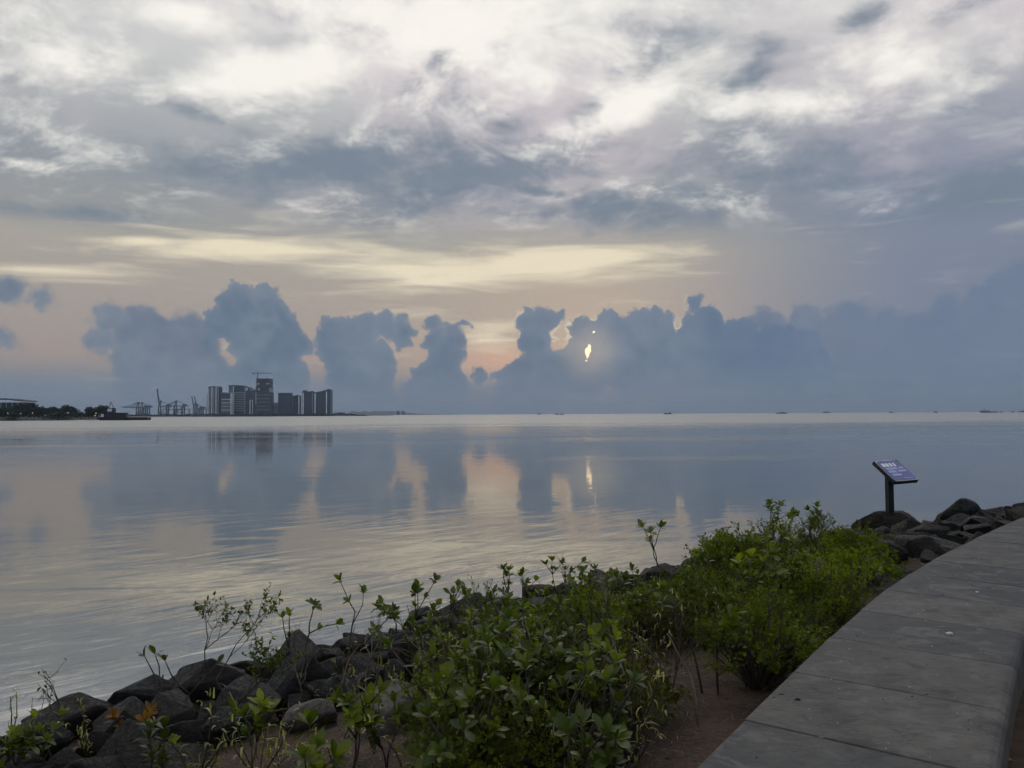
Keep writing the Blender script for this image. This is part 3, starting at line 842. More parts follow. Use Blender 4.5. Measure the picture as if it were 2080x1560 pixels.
# --- landmark plants
def G(px, py): return on_ground(px, py)
twig_plant(G(515, 1490), 0.98, 11, 'twiggy shrub with many small curled leaves standing over the boulders on the left', 'lone plants', 5, 4, spread=.66, lean=-.5)
broad_shrub(G(322, 1500), 0.70, 2, 'thin sprout with a few upright paddle leaves left of the twiggy shrub', 'lone plants', 3, .9, 'g', .075, None, (3, 4))
twig_plant(G(172, 1500), 0.75, 5, 'small leafy twig standing alone at the left above the long boulder', 'lone plants', 2, 2, 'twig_sprout', .5)
twig_plant(G(45, 1470), 0.4, 8, 'single bare twig at the far left edge', 'lone plants', 0, 1, 'bare_twig', .2)
broad_shrub(G(808, 1300), 0.72, 6, 'leafy shrub with curled tips rising against the water left of centre', 'crest shrubs', 8, .3, 'ggy', .085)
broad_shrub(G(640, 1400), 0.78, 16, 'slender leafy shrub right of the twiggy shrub against the water', 'crest shrubs', 5, .4, 'gg', .08)
broad_shrub(G(705, 1370), 0.80, 26, 'slender shrub with a dark leaf tuft at its top, left of centre', 'crest shrubs', 5, .5, 'gg', .08)
broad_shrub(G(900, 1290), 0.52, 36, 'low leafy shrub with splayed leaves just right of the curled tips', 'crest shrubs', 6, .3, 'gg', .09)
broad_shrub(G(1050, 1260), 0.60, 46, 'leafy shrub against the water above the middle of the thicket', 'crest shrubs', 7, .3, 'gg', .075)
broad_shrub(G(1135, 1230), 0.58, 56, 'leafy shrub against the water right of the thicket middle', 'crest shrubs', 6, .3, 'ggy', .075)
broad_shrub(G(1345, 1178), 0.72, 66, 'dark leaf rosettes on bare stems beside the pointed boulder', 'crest shrubs', 5, .8, 'g', .105, None, (6, 8))
broad_shrub(G(1560, 1125), 0.82, 76, 'tallest leafy shrub rising above the green bushes', 'crest shrubs', 9, .3, 'gg', .10, Vector((.12, 0, .2)))
broad_shrub(G(1640, 1115), 0.66, 86, 'leafy shrub above the green bushes, nearest the sign', 'crest shrubs', 8, .3, 'ggy', .095)
twig_plant(G(1700, 1105), 0.8, 96, 'bare forked twigs between the green bushes and the sign', 'crest shrubs', 0, 1, 'bare_twig', .6)
twig_plant(G(1495, 1125), 0.5, 97, 'bare thorny twig at the left end of the green bushes', 'crest shrubs', 0, 1, 'bare_twig', .6)
broad_shrub(G(262, 1530), 0.34, 91, 'small plant with orange withered leaves at the lower left', 'lone plants', 3, .2, 'o', .075)
for i, (px, py, H, tips, mx_, lb) in enumerate([
    (500, 1600, .46, 6, 'yyg', 'broad leaved plant with the largest pale green leaf, lower left'),
    (330, 1620, .40, 6, 'gy', 'low broad leaved plant left of the largest pale leaf'),
    (120, 1570, .40, 6, 'gy', 'low bright plant at the bottom left corner above the boulder'),
    (20, 1610, .38, 6, 'yg', 'leafy plant cut by the bottom left edge'),
    (700, 1590, .52, 7, 'gy', 'upright plant with one long oval leaf left of the bare soil'),
    (785, 1570, .40, 7, 'g', 'dark green plant standing in the bare soil patch'),
    (620, 1640, .40, 6, 'gy', 'low plant at the bottom edge left of the soil patch'),
    (1240, 1500, .50, 9, 'ggy', 'shrub with one bright upright leaf at the bottom middle'),
    (1180, 1600, .55, 9, 'g', 'dark glossy shrub at the bottom middle'),
    (1090, 1540, .45, 8, 'ggy', 'broad leaved shrub below the curled sprigs'),
    (1215, 1660, .42, 7, 'g', 'dark shrub at the bottom edge left of the bare soil path'),
    (960, 1620, .48, 8, 'gg', 'broad leaved shrub at the bottom edge under the sprigs'),
    (1440, 1410, .48, 5, 'gg', 'thin stemmed shrub standing in the bare soil path'),
    (1530, 1400, .36, 6, 'g', 'dark plant close to the coping right of the soil path'),
    (1785, 1215, .30, 6, 'yg', 'bright young plant against the coping below the low stone'),
    (1395, 1270, .40, 8, 'ggy', 'broad leaved shrub in the thicket below the pointed boulder'),
    (1300, 1300, .42, 8, 'gg', 'broad leaved shrub in the middle of the thicket'),
    (1190, 1370, .45, 8, 'ggy', 'broad leaved shrub right of the curled sprigs'),
    (1010, 1400, .42, 7, 'yy', 'yellow green shrub amid the curled sprigs'),
    (860, 1390, .42, 7, 'gg', 'dark leafy shrub over the gap left of the thicket'),
    (1500, 1280, .40, 7, 'gg', 'broad leaved shrub left of the pale stone heap'),
    (1580, 1245, .30, 6, 'gy', 'low shrub just left of the pale stone heap')]):
    broad_shrub(G(px, py), H * (1.12 if px > 800 else 1.0), 200 + i, lb, 'broad leaved shrubs of the thicket', tips, .25, mx_, .066 if i % 3 else .082)
# --- green bushes by the sign
for i, (px, py, k, sc, lb) in enumerate([
    (1475, 1165, 0, 1.1, 'bright green bush at the left end of the row by the water'),
    (1590, 1150, 3, .95, 'bright green bush in the middle of the row, under the tallest shrub'),
    (1665, 1150, 1, 1.05, 'bright green bush in the row, second from the sign'),
    (1740, 1160, 0, 1.1, 'bright green bush nearest the sign'),
    (1755, 1200, 2, 1.0, 'bright bush between the coping and the bush nearest the sign'),
    (1530, 1160, 2, 1.15, 'low bright bush between the left end bush and the middle one'),
    (1480, 1215, 3, .95, 'bright bush in front of the left end bush')]):
    fine_bush(G(px, py), k, sc, lb, 'bright bushes by the sign', True)
for i, (px, py, k, sc, lb) in enumerate([
    (1690, 1290, 1, .78, 'dark dense bush hugging the coping below the stone heap'),
    (1620, 1330, 3, .75, 'dark bush against the coping, middle of its length'),
    (1570, 1380, 0, .75, 'dark bush against the coping, lowest of its row'),
    (1600, 1270, 2, .9, 'dark fine leaved bush below the pale stone heap')]):
    fine_bush(G(px, py), k, sc, lb, 'dark bushes along the coping')
# --- thicket fill
tk = random.Random(77); done = []
def clear_soil(px, py):
    return (1290 < px < 1540 and py > 1320) or (px > 1230 and py > 1560) or (px < 880 and py > 1340) or px < 640 or (1600 < px < 1760 and 1150 < py < 1250)
N_F = 0; N_S = 0; FB = {}
while N_F < 46:
    px, py = tk.uniform(560, 1680), tk.uniform(1170, 1640)
    lo = 1440 - (px) * 0.215
    if py < lo + 84 or clear_soil(px, py) or py > 1560 - (px - 1400) * .83: continue
    if px < 890 and py > 1300 and tk.random() < .82: continue
    g = G(px, py); s_, t_ = st(g.x, g.y)
    if s_ < .35 or any((g.xy - q).length < .24 for q in done): 
        N_S += 1
        if N_S > 4000: break
        continue
    done.append(g.xy.copy()); N_F += 1
    row = 'upper edge' if py < lo + 130 else 'middle' if py < lo + 260 else 'lower part'
    side = 'left' if px < 950 else 'right' if px > 1300 else 'centre'
    FB.setdefault((row, side), []).append((px, fine_bush(g, tk.randrange(6), tk.uniform(.6, 1.05), 'x', 'feathery bushes of the thicket', tk.random() < .30, tk.random() < .28)))
for (row, side), lst in FB.items():
    for i, (px, o) in enumerate(sorted(lst, key=lambda q: q[0])):
        o['label'] = 'feathery small leaved bush, %s of the thicket, %s, %s from left' % (row, side, ordinal(i + 1))
SPR = [(950, 1420), (1000, 1360), (1040, 1440), (900, 1440), (1080, 1400), (960, 1500), (1150, 1450), (1010, 1540), (1260, 1560), (680, 1560), (760, 1530), (560, 1560),
       (400, 1600), (180, 1540), (60, 1540), (1120, 1330), (1310, 1340), (850, 1320), (1230, 1310), (30, 1560), (520, 1600), (920, 1370), (970, 1460), (1060, 1500), (1110, 1560),
       (1200, 1520), (900, 1530), (1000, 1600), (1140, 1610), (1280, 1440), (1320, 1360), (1400, 1310), (1180, 1280), (1480, 1320), (830, 1420), (660, 1450), (1060, 1310), (1250, 1620), (840, 1600), (1560, 1300)]
for i, (px, py) in enumerate(SPR):
    where = ('in the middle of the thicket' if 880 < px < 1160 else 'right of the thicket middle' if px >= 1160 else 'by the soil patch' if px > 540 else 'at the lower left')
    n_ = 1 + sum(1 for q in SPR if q < (px, py) and (('in the middle of the thicket' if 880 < q[0] < 1160 else 'right of the thicket middle' if q[0] >= 1160 else 'by the soil patch' if q[0] > 540 else 'at the lower left') == where))
    sprig(G(px, py), fr.uniform(1.0, 1.6), 'sprig of curled yellow leaves %s, %s from left' % (where, ordinal(n_)), 'curled sprigs')
br = random.Random(123); nb = 0; SB = {}
while nb < 36:
    px, py = br.uniform(600, 1640), br.uniform(1200, 1600)
    lo = 1440 - px * .215
    if py < lo + 95 or clear_soil(px, py) or py > 1540 - (px - 1400) * .83: continue
    g = G(px, py)
    if st(g.x, g.y)[0] < .4: continue
    nb += 1
    row = 'upper edge' if py < lo + 130 else 'middle' if py < lo + 260 else 'lower part'
    SB.setdefault((row, 'left' if px < 1000 else 'right'), []).append((px, broad_shrub(g, br.uniform(.45, .68), 400 + nb, 'x', 'small broad leaved shrubs', br.randint(6, 10), .2, br.choice(('gg', 'gg', 'ggy', 'gy')), br.uniform(.05, .08))))
for (row, side), lst in SB.items():
    for i, (px, o) in enumerate(sorted(lst, key=lambda q: q[0])):
        o['label'] = 'small broad leaved shrub, %s of the thicket, %s half, %s from left' % (row, side, ordinal(i + 1))
# bare stems arching through the thicket
def arch(a, b, rise, label, rad=.005):
    A, B = G(*a), G(*b); A.z += .05; B.z += .18
    ps = [A.lerp(B, u) + Vector((.02 * math.sin(9 * u), .02 * math.cos(7 * u), rise * math.sin(math.pi * u) + .02 * math.sin(14 * u))) for u in [i / 10 for i in range(11)]]
    o = MB().tube([p - A for p in ps], [rad * (1 - .05 * i) for i in range(11)], 5).build('dry_stem', M_dry, None, True, A)
    return tag(o, label, 'stem', 'dry stems in the thicket')
arch((1290, 1560), (1210, 1330), .30, 'pale bare stem arching up at the right of the thicket centre')
arch((1180, 1500), (1260, 1450), .22, 'pale thick stem lying level among the lower middle leaves', .007)
arch((660, 1480), (760, 1380), .20, 'thin pale stem leaning over the dark gap at left')
arch((1360, 1450), (1240, 1420), .28, 'thin stem arching over the bare soil path')
arch((520, 1560), (440, 1440), .16, 'thin pale stem rising beside the twiggy shrub')
arch((1420, 1500), (1330, 1390), .25, 'dark bowed stem over the soil path near the coping')
for i, (px, py, H, lb) in enumerate([(620, 1430, .5, 'over the dark gap left'), (1000, 1320, .5, 'above the thicket middle'), (1220, 1400, .6, 'right of the thicket middle'), (1290, 1300, .5, 'before the pointed boulder'),
    (740, 1440, .5, 'beside the square block'), (880, 1500, .5, 'left of the curled sprigs'), (1160, 1240, .45, 'at the upper edge of the thicket'), (1430, 1240, .5, 'below the left end bush'), (1100, 1480, .55, 'among the lower leaves at centre'), (1370, 1420, .55, 'over the bare soil path')]):
    o = twig_plant(G(px, py), H * 1.5, 300 + i, 'bare grey twigs standing ' + lb, 'bare twigs in the thicket', 0, 2, 'bare_twig', .55, None, .1 * (i % 3 - 1))
    o.children[0].data.materials[0] = M_dry
# fallen needles, dry grass and chips on the soil
lt = random.Random(9); lm = MB()
for i in range(11000):
    t_ = lt.uniform(-2.5, 9.5); s_ = lt.uniform(.1, crest(t_)[0] - .1); p, n = wall_at(t_); q = p + n * s_
    z = ground(q[0], q[1]) + .006; a = lt.uniform(0, 6.28); L = lt.uniform(.02, .09); w = lt.uniform(.0012, .0035)
    d = Vector((math.cos(a), math.sin(a), lt.gauss(0, .18))) * L; sd = Vector((-math.sin(a), math.cos(a), 0)) * w
    P = Vector((q[0], q[1], z + abs(d.z)))
    lm.quad(P - sd, P + sd, P + d + sd * .4, P + d - sd * .4)
for i in range(2600):
    t_ = lt.uniform(-2.5, 8.5); s_ = lt.uniform(.1, crest(t_)[0] - .3); p, n = wall_at(t_); q = p + n * s_; sz = lt.uniform(.004, .012) if lt.random() < .93 else lt.uniform(.014, .03)
    lm.box((q[0], q[1], ground(q[0], q[1]) + sz * .25), (sz * lt.uniform(1, 2), sz, sz * lt.uniform(.4, .8)), Euler((lt.uniform(-.5, .5), lt.uniform(-.5, .5), lt.uniform(0, 3))).to_matrix())
tag(lm.build('leaf_litter', M_dry), 'dry needles, stalks and chips strewn over the brown soil', kind='stuff')
gm = MB()
for i in range(5200):
    t_ = lt.uniform(-2.5, 9.5); u = lt.random(); s_ = .25 + u * (crest(t_)[0] - .3); p, n = wall_at(t_); q = p + n * s_
    if mnoise.noise(Vector((q[0] * .8, q[1] * .8, 3))) < -.02: continue
    P = Vector((q[0], q[1], ground(q[0], q[1]))); d = rdir(lt, .7); L = lt.uniform(.06, .2); sd = d.cross(Vector((lt.gauss(0, 1), lt.gauss(0, 1), .1))).normalized() * lt.uniform(.002, .006)
    m1 = P + d * L * .6; e = m1 + (d + Vector((d.x, d.y, -.5))).normalized() * L * .4
    gm.quad(P - sd, P + sd, m1 + sd * .7, m1 - sd * .7); gm.quad(m1 - sd * .7, m1 + sd * .7, e)
tag(gm.build('ground_cover', M_fine), 'low grass and weeds growing over the soil between the shrubs', kind='stuff')

# ------------------------------------------------------------------ information sign on the rocks
M_steel = material('dark_steel', (0.035, 0.037, 0.04), 0.45, 0.6, build=None)
M_blue = material('sign_blue', build=lambda t, b: (t.t.links.new(t.mix(t.step(t.noise(ocoord(t), 6.0, 4), .3, .7), (0.075, 0.10, 0.32, 1), (0.10, 0.13, 0.38, 1)), b.inputs['Base Color']), setattr(b.inputs['Roughness'], 'default_value', .35)))
M_white = material('print_white', (0.90, 0.92, 0.95), 0.4)
M_lilac = material('print_lilac', (0.40, 0.46, 0.74), 0.4)
SG_Y = 12.0
sg = at(1808, 1053, SG_Y)
sign = tag(empty('information_sign', sg), 'tilted blue information sign on a dark post, standing on the flat topped boulder', 'sign')
pc = at(1820.5, 956.2, SG_Y)                                      # middle of the board
al, tau, BW, BL = R(32), R(40), 0.63, 0.465
e1 = Vector((math.cos(al), math.sin(al), 0)); e2 = Vector((-math.sin(al) * math.cos(tau), math.cos(al) * math.cos(tau), math.sin(tau))); nn = e1.cross(e2)
BM = Matrix((e1, e2, nn)).transposed()
def board(w, l, z0, z1, name, mat, r=0.03, parent=None, cx=0., cy=0.):
    poly = []
    for sx, sy, a0 in ((1, -1, -90), (1, 1, 0), (-1, 1, 90), (-1, -1, 180)):
        for k in range(5):
            q = min(w, l) * .38 if (sx, sy) == (1, 1) and name != 'tray' else r
            a = R(a0 + k * 22.5); poly.append((cx + sx * (w / 2 - q) + q * math.cos(a), cy + sy * (l / 2 - q) + q * math.sin(a)))
    o = MB().prism(poly, z0, z1).build(name, mat, parent or sign)
    if parent is None:
        o.matrix_parent_inverse = Matrix.Identity(4)
        o.matrix_basis = Matrix.Translation(pc - sg) @ BM.to_4x4()
    return o
tray = board(BW, BL, -0.05, 0.0, 'tray', M_steel, .02)
M_rim = material('rim_aluminium', (0.55, 0.56, 0.58), 0.35, 0.8)
pan = board(BW - .015, BL - .015, 0.002, 0.012, 'panel', M_rim, .05)
face = board(BW - .04, BL - .04, 0.0125, 0.016, 'face', M_blue, .05, pan)
hx = -0.5 * (BW - .04)
def mark(x0, x1, y0, y1, mat, skew=0.0, name='lettering'):
    z = 0.019
    MB().prism([(x0, y0), (x1, y0), (x1 + skew, y1), (x0 + skew, y1)], 0.0165, z).build(name, mat, pan)
fx, fy = BW / 0.76, BL / 0.64
for k in range(4): mark((-.30 + k * .12) * fx, (-.30 + k * .12 + .095 - .012 * k) * fx, .11 * fy, .21 * fy, M_white)
for (x0, x1, y0, y1) in ((-.28, .08, .02, .08), (.13, .26, .035, .09), (-.30, -.06, -.07, -.005), (-.01, .26, -.055, .0), (-.28, .0, -.165, -.105)): mark(x0 * fx, x1 * fx, y0 * fy, y1 * fy, M_lilac)
mark(-.05 * fx, .26 * fx, -.25 * fy, -.235 * fy, M_lilac)
ph = (pc - sg)
MB().box((0, 0, (ph.z - .02) / 2 - .12), (.105, .07, ph.z + .20)).build('post', M_steel, sign, rot=(0, 0, R(20)))
MB().box((ph.x * .6, ph.y * .6, ph.z - .055), (.16, .16, .03), BM).build('bracket', M_steel, sign)
MB().box((0, 0, -.02), (.24, .2, .03)).build('base_plate', M_steel, sign, rot=(0, 0, R(20)))
MB().box((0, 0, 0), (.03, .015, .012)).build('catch', M_steel, tray, loc=(.12, BL / 2 + .006, -.01))

# litter on the coping
M_paper = material('tissue_paper', (0.62, 0.63, 0.60), 0.9)
def crumple(px, py, size, name, label, mat):
    g = at_z(px, py, COPE_Z + .001); r = random.Random(int(px)); bm = bmesh.new(); bmesh.ops.create_icosphere(bm, subdivisions=2, radius=1)
    for v in bm.verts: v.co *= r.uniform(.55, 1.1); v.co.z = max(v.co.z * .55 + .3, .0)
    me = bpy.data.meshes.new(name); bm.to_mesh(me); bm.free(); me.materials.append(mat)
    tag(link(name, me, loc=g, scale=(size, size * .7, size * .8)), label, name.split('_')[-1])
crumple(1928, 1289, .022, 'crumpled_tissue', 'crumpled scrap of white tissue lying on the coping', M_paper)
crumple(1985, 1204, .014, 'paper_scrap', 'small white scrap on the coping nearer the far end', M_paper)
crumple(1620, 1422, .014, 'dead_leaf', 'dark curled dead leaf on the coping near its seaward edge', material('dark_litter', (0.015, 0.013, 0.01), .8))
cg = at_z(2052, 1545, 1.862)
crumple_me = rock_mesh(91, 2, material('tan_stone', (0.28, 0.20, 0.10), .8))
tag(link('pebble', crumple_me, loc=cg + Vector((0, 0, .006)), scale=(.018, .012, .009)), 'tan pebble on the brown paving below the coping', 'pebble')
hm = MB(); hr = random.Random(15)
for i in range(150):
    t_ = hr.uniform(-.3, 8); s_ = -hr.uniform(.02, WALL_W - .08); p, n = wall_at(t_); q = p + n * s_
    sz = hr.uniform(.001, .003) if hr.random() < .9 else hr.uniform(.003, .006); a = hr.uniform(0, 3.14)
    hm.box((q[0], q[1], COPE_Z + .003), (sz * hr.uniform(1, 4), sz, .002), Matrix.Rotation(a, 3, 'Z'))
tag(hm.build('grit', material('grit', (0.03, 0.028, 0.025), .9)), 'dark grit and crumbs scattered over the coping', kind='stuff')
hm = MB()
for i in range(90):
    t_ = hr.uniform(-.3, 8); s_ = -hr.uniform(.02, WALL_W - .08); p, n = wall_at(t_); q = p + n * s_
    sz = hr.uniform(.0008, .002); hm.box((q[0], q[1], COPE_Z + .003), (sz * hr.uniform(1, 5), sz, .002), Matrix.Rotation(hr.uniform(-.4, .4), 3, 'Z'))
tag(hm.build('shell_grit', material('shell_grit', (0.6, 0.6, 0.57), .7)), 'tiny white flecks scattered over the coping', kind='stuff')

# ------------------------------------------------------------------ far shore
def shade(name, c, rough=.7): return material(name, c, rough, build=speckled([q * .85 for q in c], [q * 1.15 for q in c], .05, .12))
M_far = shade('far_bank', (0.018, 0.022, 0.020))
def strip(name, shore, depth, height, mat, label, seed=0, nx=5):
    """a low tongue of land: shore = pixels of its waterline"""
    mb = MB(); r = random.Random(seed); P = []
    for (a, b) in zip(shore[:-1], shore[1:]):
        n = max(2, int(abs(b[0] - a[0]) / 6))
        P += [(a[0] + (b[0] - a[0]) * i / n, a[1] + (b[1] - a[1]) * i / n) for i in range(n)]
    P.append(shore[-1])
    for i, (px, py) in enumerate(P):
        g = at_z(px, py, 0.0); u = min(1, i / 4, (len(P) - 1 - i) / 6)
        for k, (f, h) in enumerate(((0, -.5), (.02, .55), (.06, .8), (.3, 1.0), (1.0, 1.0))):
            mb.v.append((g.x * (1 + f * depth / g.y), g.y + f * depth, height * h * (.25 + .75 * u) * (r.uniform(.85, 1.15) if k else 1)))
    for i in range(len(P) - 1):
        for k in range(4): mb.f.append((i * 5 + k, (i + 1) * 5 + k, (i + 1) * 5 + k + 1, i * 5 + k + 1))
    return tag(mb.build(name, mat), label, kind='structure')
def hz(px): return 841 + (1040 - px) * math.tan(ROLL)
strip('headland', [(-260, hz(-260) + 11), (-60, hz(-60) + 9.5), (60, hz(60) + 8.3), (150, hz(150) + 7.7), (235, hz(235) + 7.0), (305, hz(305) + 5.6)], 260, 3.4, M_far, 'low dark headland on the left', 3)
strip('far_shore', [(150, hz(150) + 3.0), (300, hz(300) + 2.5), (430, hz(430) + 2.3), (680, hz(680) + 2.3), (760, hz(760) + 1.9), (800, hz(800) + 1.7)], 1100, 3.0, M_far, 'flat far shore under the towers', 4)
# wooded strip before the towers
def clump_mesh(name, mat, pts, size, seed):
    r = random.Random(seed); mb = MB()
    for p in pts:
        a = Vector((r.gauss(0, 1), r.gauss(0, 1), r.gauss(0, 1))).normalized(); b = a.orthogonal().normalized(); c_ = a.cross(b); s_ = size * r.uniform(.6, 1.4)
        mb.quad(p + b * s_, p + c_ * s_, p - b * s_, p - c_ * s_)
    return mb.mesh(name, mat)
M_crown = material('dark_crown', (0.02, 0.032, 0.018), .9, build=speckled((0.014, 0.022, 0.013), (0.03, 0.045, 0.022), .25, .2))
M_trunk = material('trunk_bark', (0.03, 0.025, 0.02), .9)
tr_ = random.Random(31); P = []
for i in range(5200):
    px = tr_.uniform(245, 745); Yt = tr_.uniform(2330, 2420); g = at(px, hz(px), Yt)
    top = (7.5 + 3.5 * mnoise.noise(Vector((px * .05, 0, 0))) + 2 * mnoise.noise(Vector((px * .21, 4, 0)))) * min(1, (760 - px) / 60)
    P.append(Vector((g.x, Yt, max(.8, top) * math.sqrt(tr_.random()))))
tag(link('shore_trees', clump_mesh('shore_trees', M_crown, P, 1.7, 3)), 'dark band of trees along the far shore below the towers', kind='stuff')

# ------------------------------------------------------------------ towers across the bay
TY = 2450.0; TK = TY / F_PX
def facade(name, c, floors=3.4, bay=3.2, dark=.55):
    def f(t, b):
        x, y, z = t.sep(ocoord(t))
        fz = t.m('FRACT', t.mul(z, 1 / floors)); fx = t.m('FRACT', t.mul(t.add(x, y), 1 / bay))
        win = t.mul(t.step(fz, .28, .34), t.mul(t.step(fx, .15, .2), t.step(fx, .85, .8)))
        n = t.noise(ocoord(t), .03, 3)
        col = t.mix(t.step(n, .3, .7), (*c, 1), (*[q * .8 for q in c], 1))
        t.t.links.new(t.mix(win, col, (*[q * (1 - dark) for q in c], 1)), b.inputs['Base Color'])
        t.put(b.inputs['Roughness'], t.step(win, 0, 1, .7, .35))
    return material(name, build=f)
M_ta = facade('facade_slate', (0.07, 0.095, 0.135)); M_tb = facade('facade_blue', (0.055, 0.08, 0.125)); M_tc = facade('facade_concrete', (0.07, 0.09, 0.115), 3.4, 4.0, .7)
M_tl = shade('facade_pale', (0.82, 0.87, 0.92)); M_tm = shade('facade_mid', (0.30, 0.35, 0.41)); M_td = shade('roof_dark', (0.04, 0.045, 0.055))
def tx(px): return at(px, hz(px), TY).x
def tz(px, py): return at(px, py, TY).z
class Tower:
    def __init__(self, name, px0, px1, label, dy=0.0, depth=None, group='towers across the bay'):
        self.cx = (px0 + px1) / 2; self.w = (px1 - px0) * TK; self.d = depth or max(18, min(34, self.w * .7)); self.dy = dy
        self.o = tag(empty(name, (tx(self.cx), TY + dy, 1.5)), label, 'tower', group)
        self.w *= 1 + dy / TY
    def X(self, px): return (tx(px) - tx(self.cx)) * (1 + self.dy / TY)
    def Z(self, py): return (tz(self.cx, py) - CAM_H) * (1 + self.dy / TY) + CAM_H - 1.5
    def slab(self, name, px0, px1, y0, y1, mat, proud=0.0, dep=None, back=0.0):
        """a block between two pixel columns and two pixel rows (y0 above y1)"""
        z1 = self.Z(y0); z0 = 0.0 if y1 is None else self.Z(y1); d = dep or self.d
        return MB().box(((self.X(px0) + self.X(px1)) / 2, back - proud / 2, (z0 + z1) / 2), (abs(self.X(px1) - self.X(px0)), d + proud, z1 - z0)).build(name, mat, self.o)
    def shape(self, name, poly, mat, proud=0.0, dep=None):
        """outline in pixels, given the building's depth"""
        d = (dep or self.d) / 2; n = len(poly); mb = MB()
        q = [(self.X(a), 0.0 if b is None else self.Z(b)) for a, b in poly]
        mb.v = [(x, -d - proud, z) for x, z in q] + [(x, d, z) for x, z in q]
        mb.f = [tuple(range(n)), tuple(reversed(range(n, 2 * n)))] + [((i + 1) % n, i, n + i, n + (i + 1) % n) for i in range(n)]
        return mb.build(name, mat, self.o)
T = Tower('ribbed_tower', 423, 448, 'ribbed grey tower at the left end of the skyline with pale upright fins')
T.slab('wall', 425.5, 448, 786.5, None, M_ta); T.slab('side_wing', 423, 425.4, 800, None, M_tm)
for i, px in enumerate((426.5, 430.2, 434.0, 438.0, 442.4, 446.6)): T.slab('fin', px - .9, px + .9, (789, 788, 787, 786.8, 786, 785.6)[i], None, M_tl if i % 2 == 0 else M_tm, 3.0)
T.slab('roof', 428, 446, 785, 786.4, M_td, -3)
T = Tower('banded_tower', 459, 500, 'wide banded tower with a curved roof edge behind the shorter banded block', 40)
T.shape('wall', [(459, None), (500, None), (500, 787.5), (497, 786), (490, 785), (475, 784.2), (459, 784)], M_ta)
for k in range(9): T.slab('floor_band', 460, 492, 797 + k * 4.5, 798.6 + k * 4.5, M_tm, 1.6)
for px in (460, 464, 468.5): T.slab('fin', px - .8, px + .8, 784.6, 800, M_tl if px > 466 else M_tm, 2.2)
T.slab('column', 491.5, 493.2, 786, None, M_tm, 2.4); T.slab('sky_terrace', 494, 497, 788, 794, M_tl, 1.5)
T.shape('roof', [(459, 783.9), (475, 784.1), (490, 784.9), (490, 783.7), (475, 782.9), (459, 782.7)], M_td, 1.0)
T = Tower('banded_block', 450, 473, 'shorter banded block with pale floor lines in front of the curved tower')
T.slab('wall', 450.6, 472.4, 799.5, None, M_tb)
for k in range(8): T.slab('floor_band', 453, 471, 810.5 + k * 3.6, 811.9 + k * 3.6, M_tl if k % 2 == 0 else M_tm, 1.6)
T.slab('corner_strip', 471.2, 472.6, 799.3, None, M_tl, 1.2); T.slab('roof', 450, 459, 797.4, 799.3, M_td, -2); T.slab('parapet', 450.4, 472.6, 798.6, 799.4, M_tm, 1.0)
T = Tower('plain_tower', 502, 527, 'plain grey tower left of the tower under construction with a pale portal at its foot', 25)
T.slab('wall', 502, 527, 793.5, None, M_ta); T.slab('roof_block', 503.5, 520, 789.8, 793.3, M_tm, -3); T.slab('portal', 504.6, 506.4, 813.5, None, M_tl, 1.5)
T.slab('portal', 509.8, 511.4, 813.5, None, M_tl, 1.5); T.slab('portal_beam', 504.6, 511.4, 812.6, 813.4, M_tl, 1.6); T.slab('annex', 512, 526, 813.2, None, M_tb, 3)
T = Tower('unfinished_tower', 526, 557, 'tallest tower, still under construction, with a crane on its roof', -20)
T.slab('lower_wall', 526.4, 556.6, 797, None, M_tc); T.slab('upper_wall', 527.5, 554.5, 771.5, 796.9, M_tc, -2)
T.slab('crown', 527.2, 555, 769.2, 771.4, M_td, 1)
for yy in (777.5, 786.5): T.slab('ledge', 526.6, 556.2, yy, yy + 1.3, M_td, 3)
T.slab('open_floor', 528.4, 534, 777.6, 781, M_tl, .5); T.slab('open_floor', 548, 553.6, 777.4, 781, M_tl, .5); T.slab('window', 531.8, 534.4, 789.6, 793, M_tl, .5)
T.slab('hoist', 553.6, 555.4, 787.9, 796.8, M_tm, 2); T.slab('roof_plant', 550.5, 553.4, 766.2, 769.1, M_tl, -8); T.slab('corner_strip', 526.2, 528.6, 797.2, 822, M_tm, 1)
for k in range(5): T.slab('floor_line', 529, 556, 802 + k * 7.5, 802.8 + k * 7.5, M_tm, .8)
cz = T.Z(769.2) + 1.5
cr = tag(empty('tower_crane', (tx(527.2), TY - 20, cz)), 'thin tower crane with a level jib on the unfinished tower', 'crane')
hC = (769.2 - 758) * TK
MB().box((0, 0, hC / 2), (1.9, 1.9, hC)).build('mast', M_td, cr)
jl, jr = (527 - 516) * TK, (557 - 527) * TK
jib = MB().box((jr / 2, 0, hC), (jr, 1.3, 1.5)).build('jib', M_td, cr)
MB().box((-jl / 2, 0, hC), (jl, 1.6, 1.7)).build('counter_jib', M_td, cr); MB().box((-jl + 2, 0, hC - 1.6), (3.5, 2.4, 3)).build('counterweight', M_td, cr)
tp = MB(); tp.bar((0, 0, hC), (0, 0, hC + 4.6), 1.0); tp.build('cat_head', M_td, cr)
MB().bar((0, 0, hC + 4.5), (jr * .6, 0, hC + .9), .35).build('tie', M_td, cr); MB().bar((0, 0, hC + 4.5), (-jl * .85, 0, hC + .9), .35).build('tie', M_td, cr)
MB().box((1.6, -1, hC - 2.2), (2, 2, 2.4)).build('cab', M_tm, cr)
T = Tower('slim_tower', 556, 567, 'slim half hidden tower just right of the unfinished one', 60)
T.shape('wall', [(557, None), (567, None), (567, 805.5), (563, 803.5), (557, 803.8)], M_tb); T.slab('corner_strip', 557.6, 558.8, 805, None, M_tl, 1); T.slab('podium', 545, 566, 818, None, M_tm, 6)
T = Tower('dark_tower', 567, 592, 'flat topped dark blue tower with no lines, right of the unfinished one')
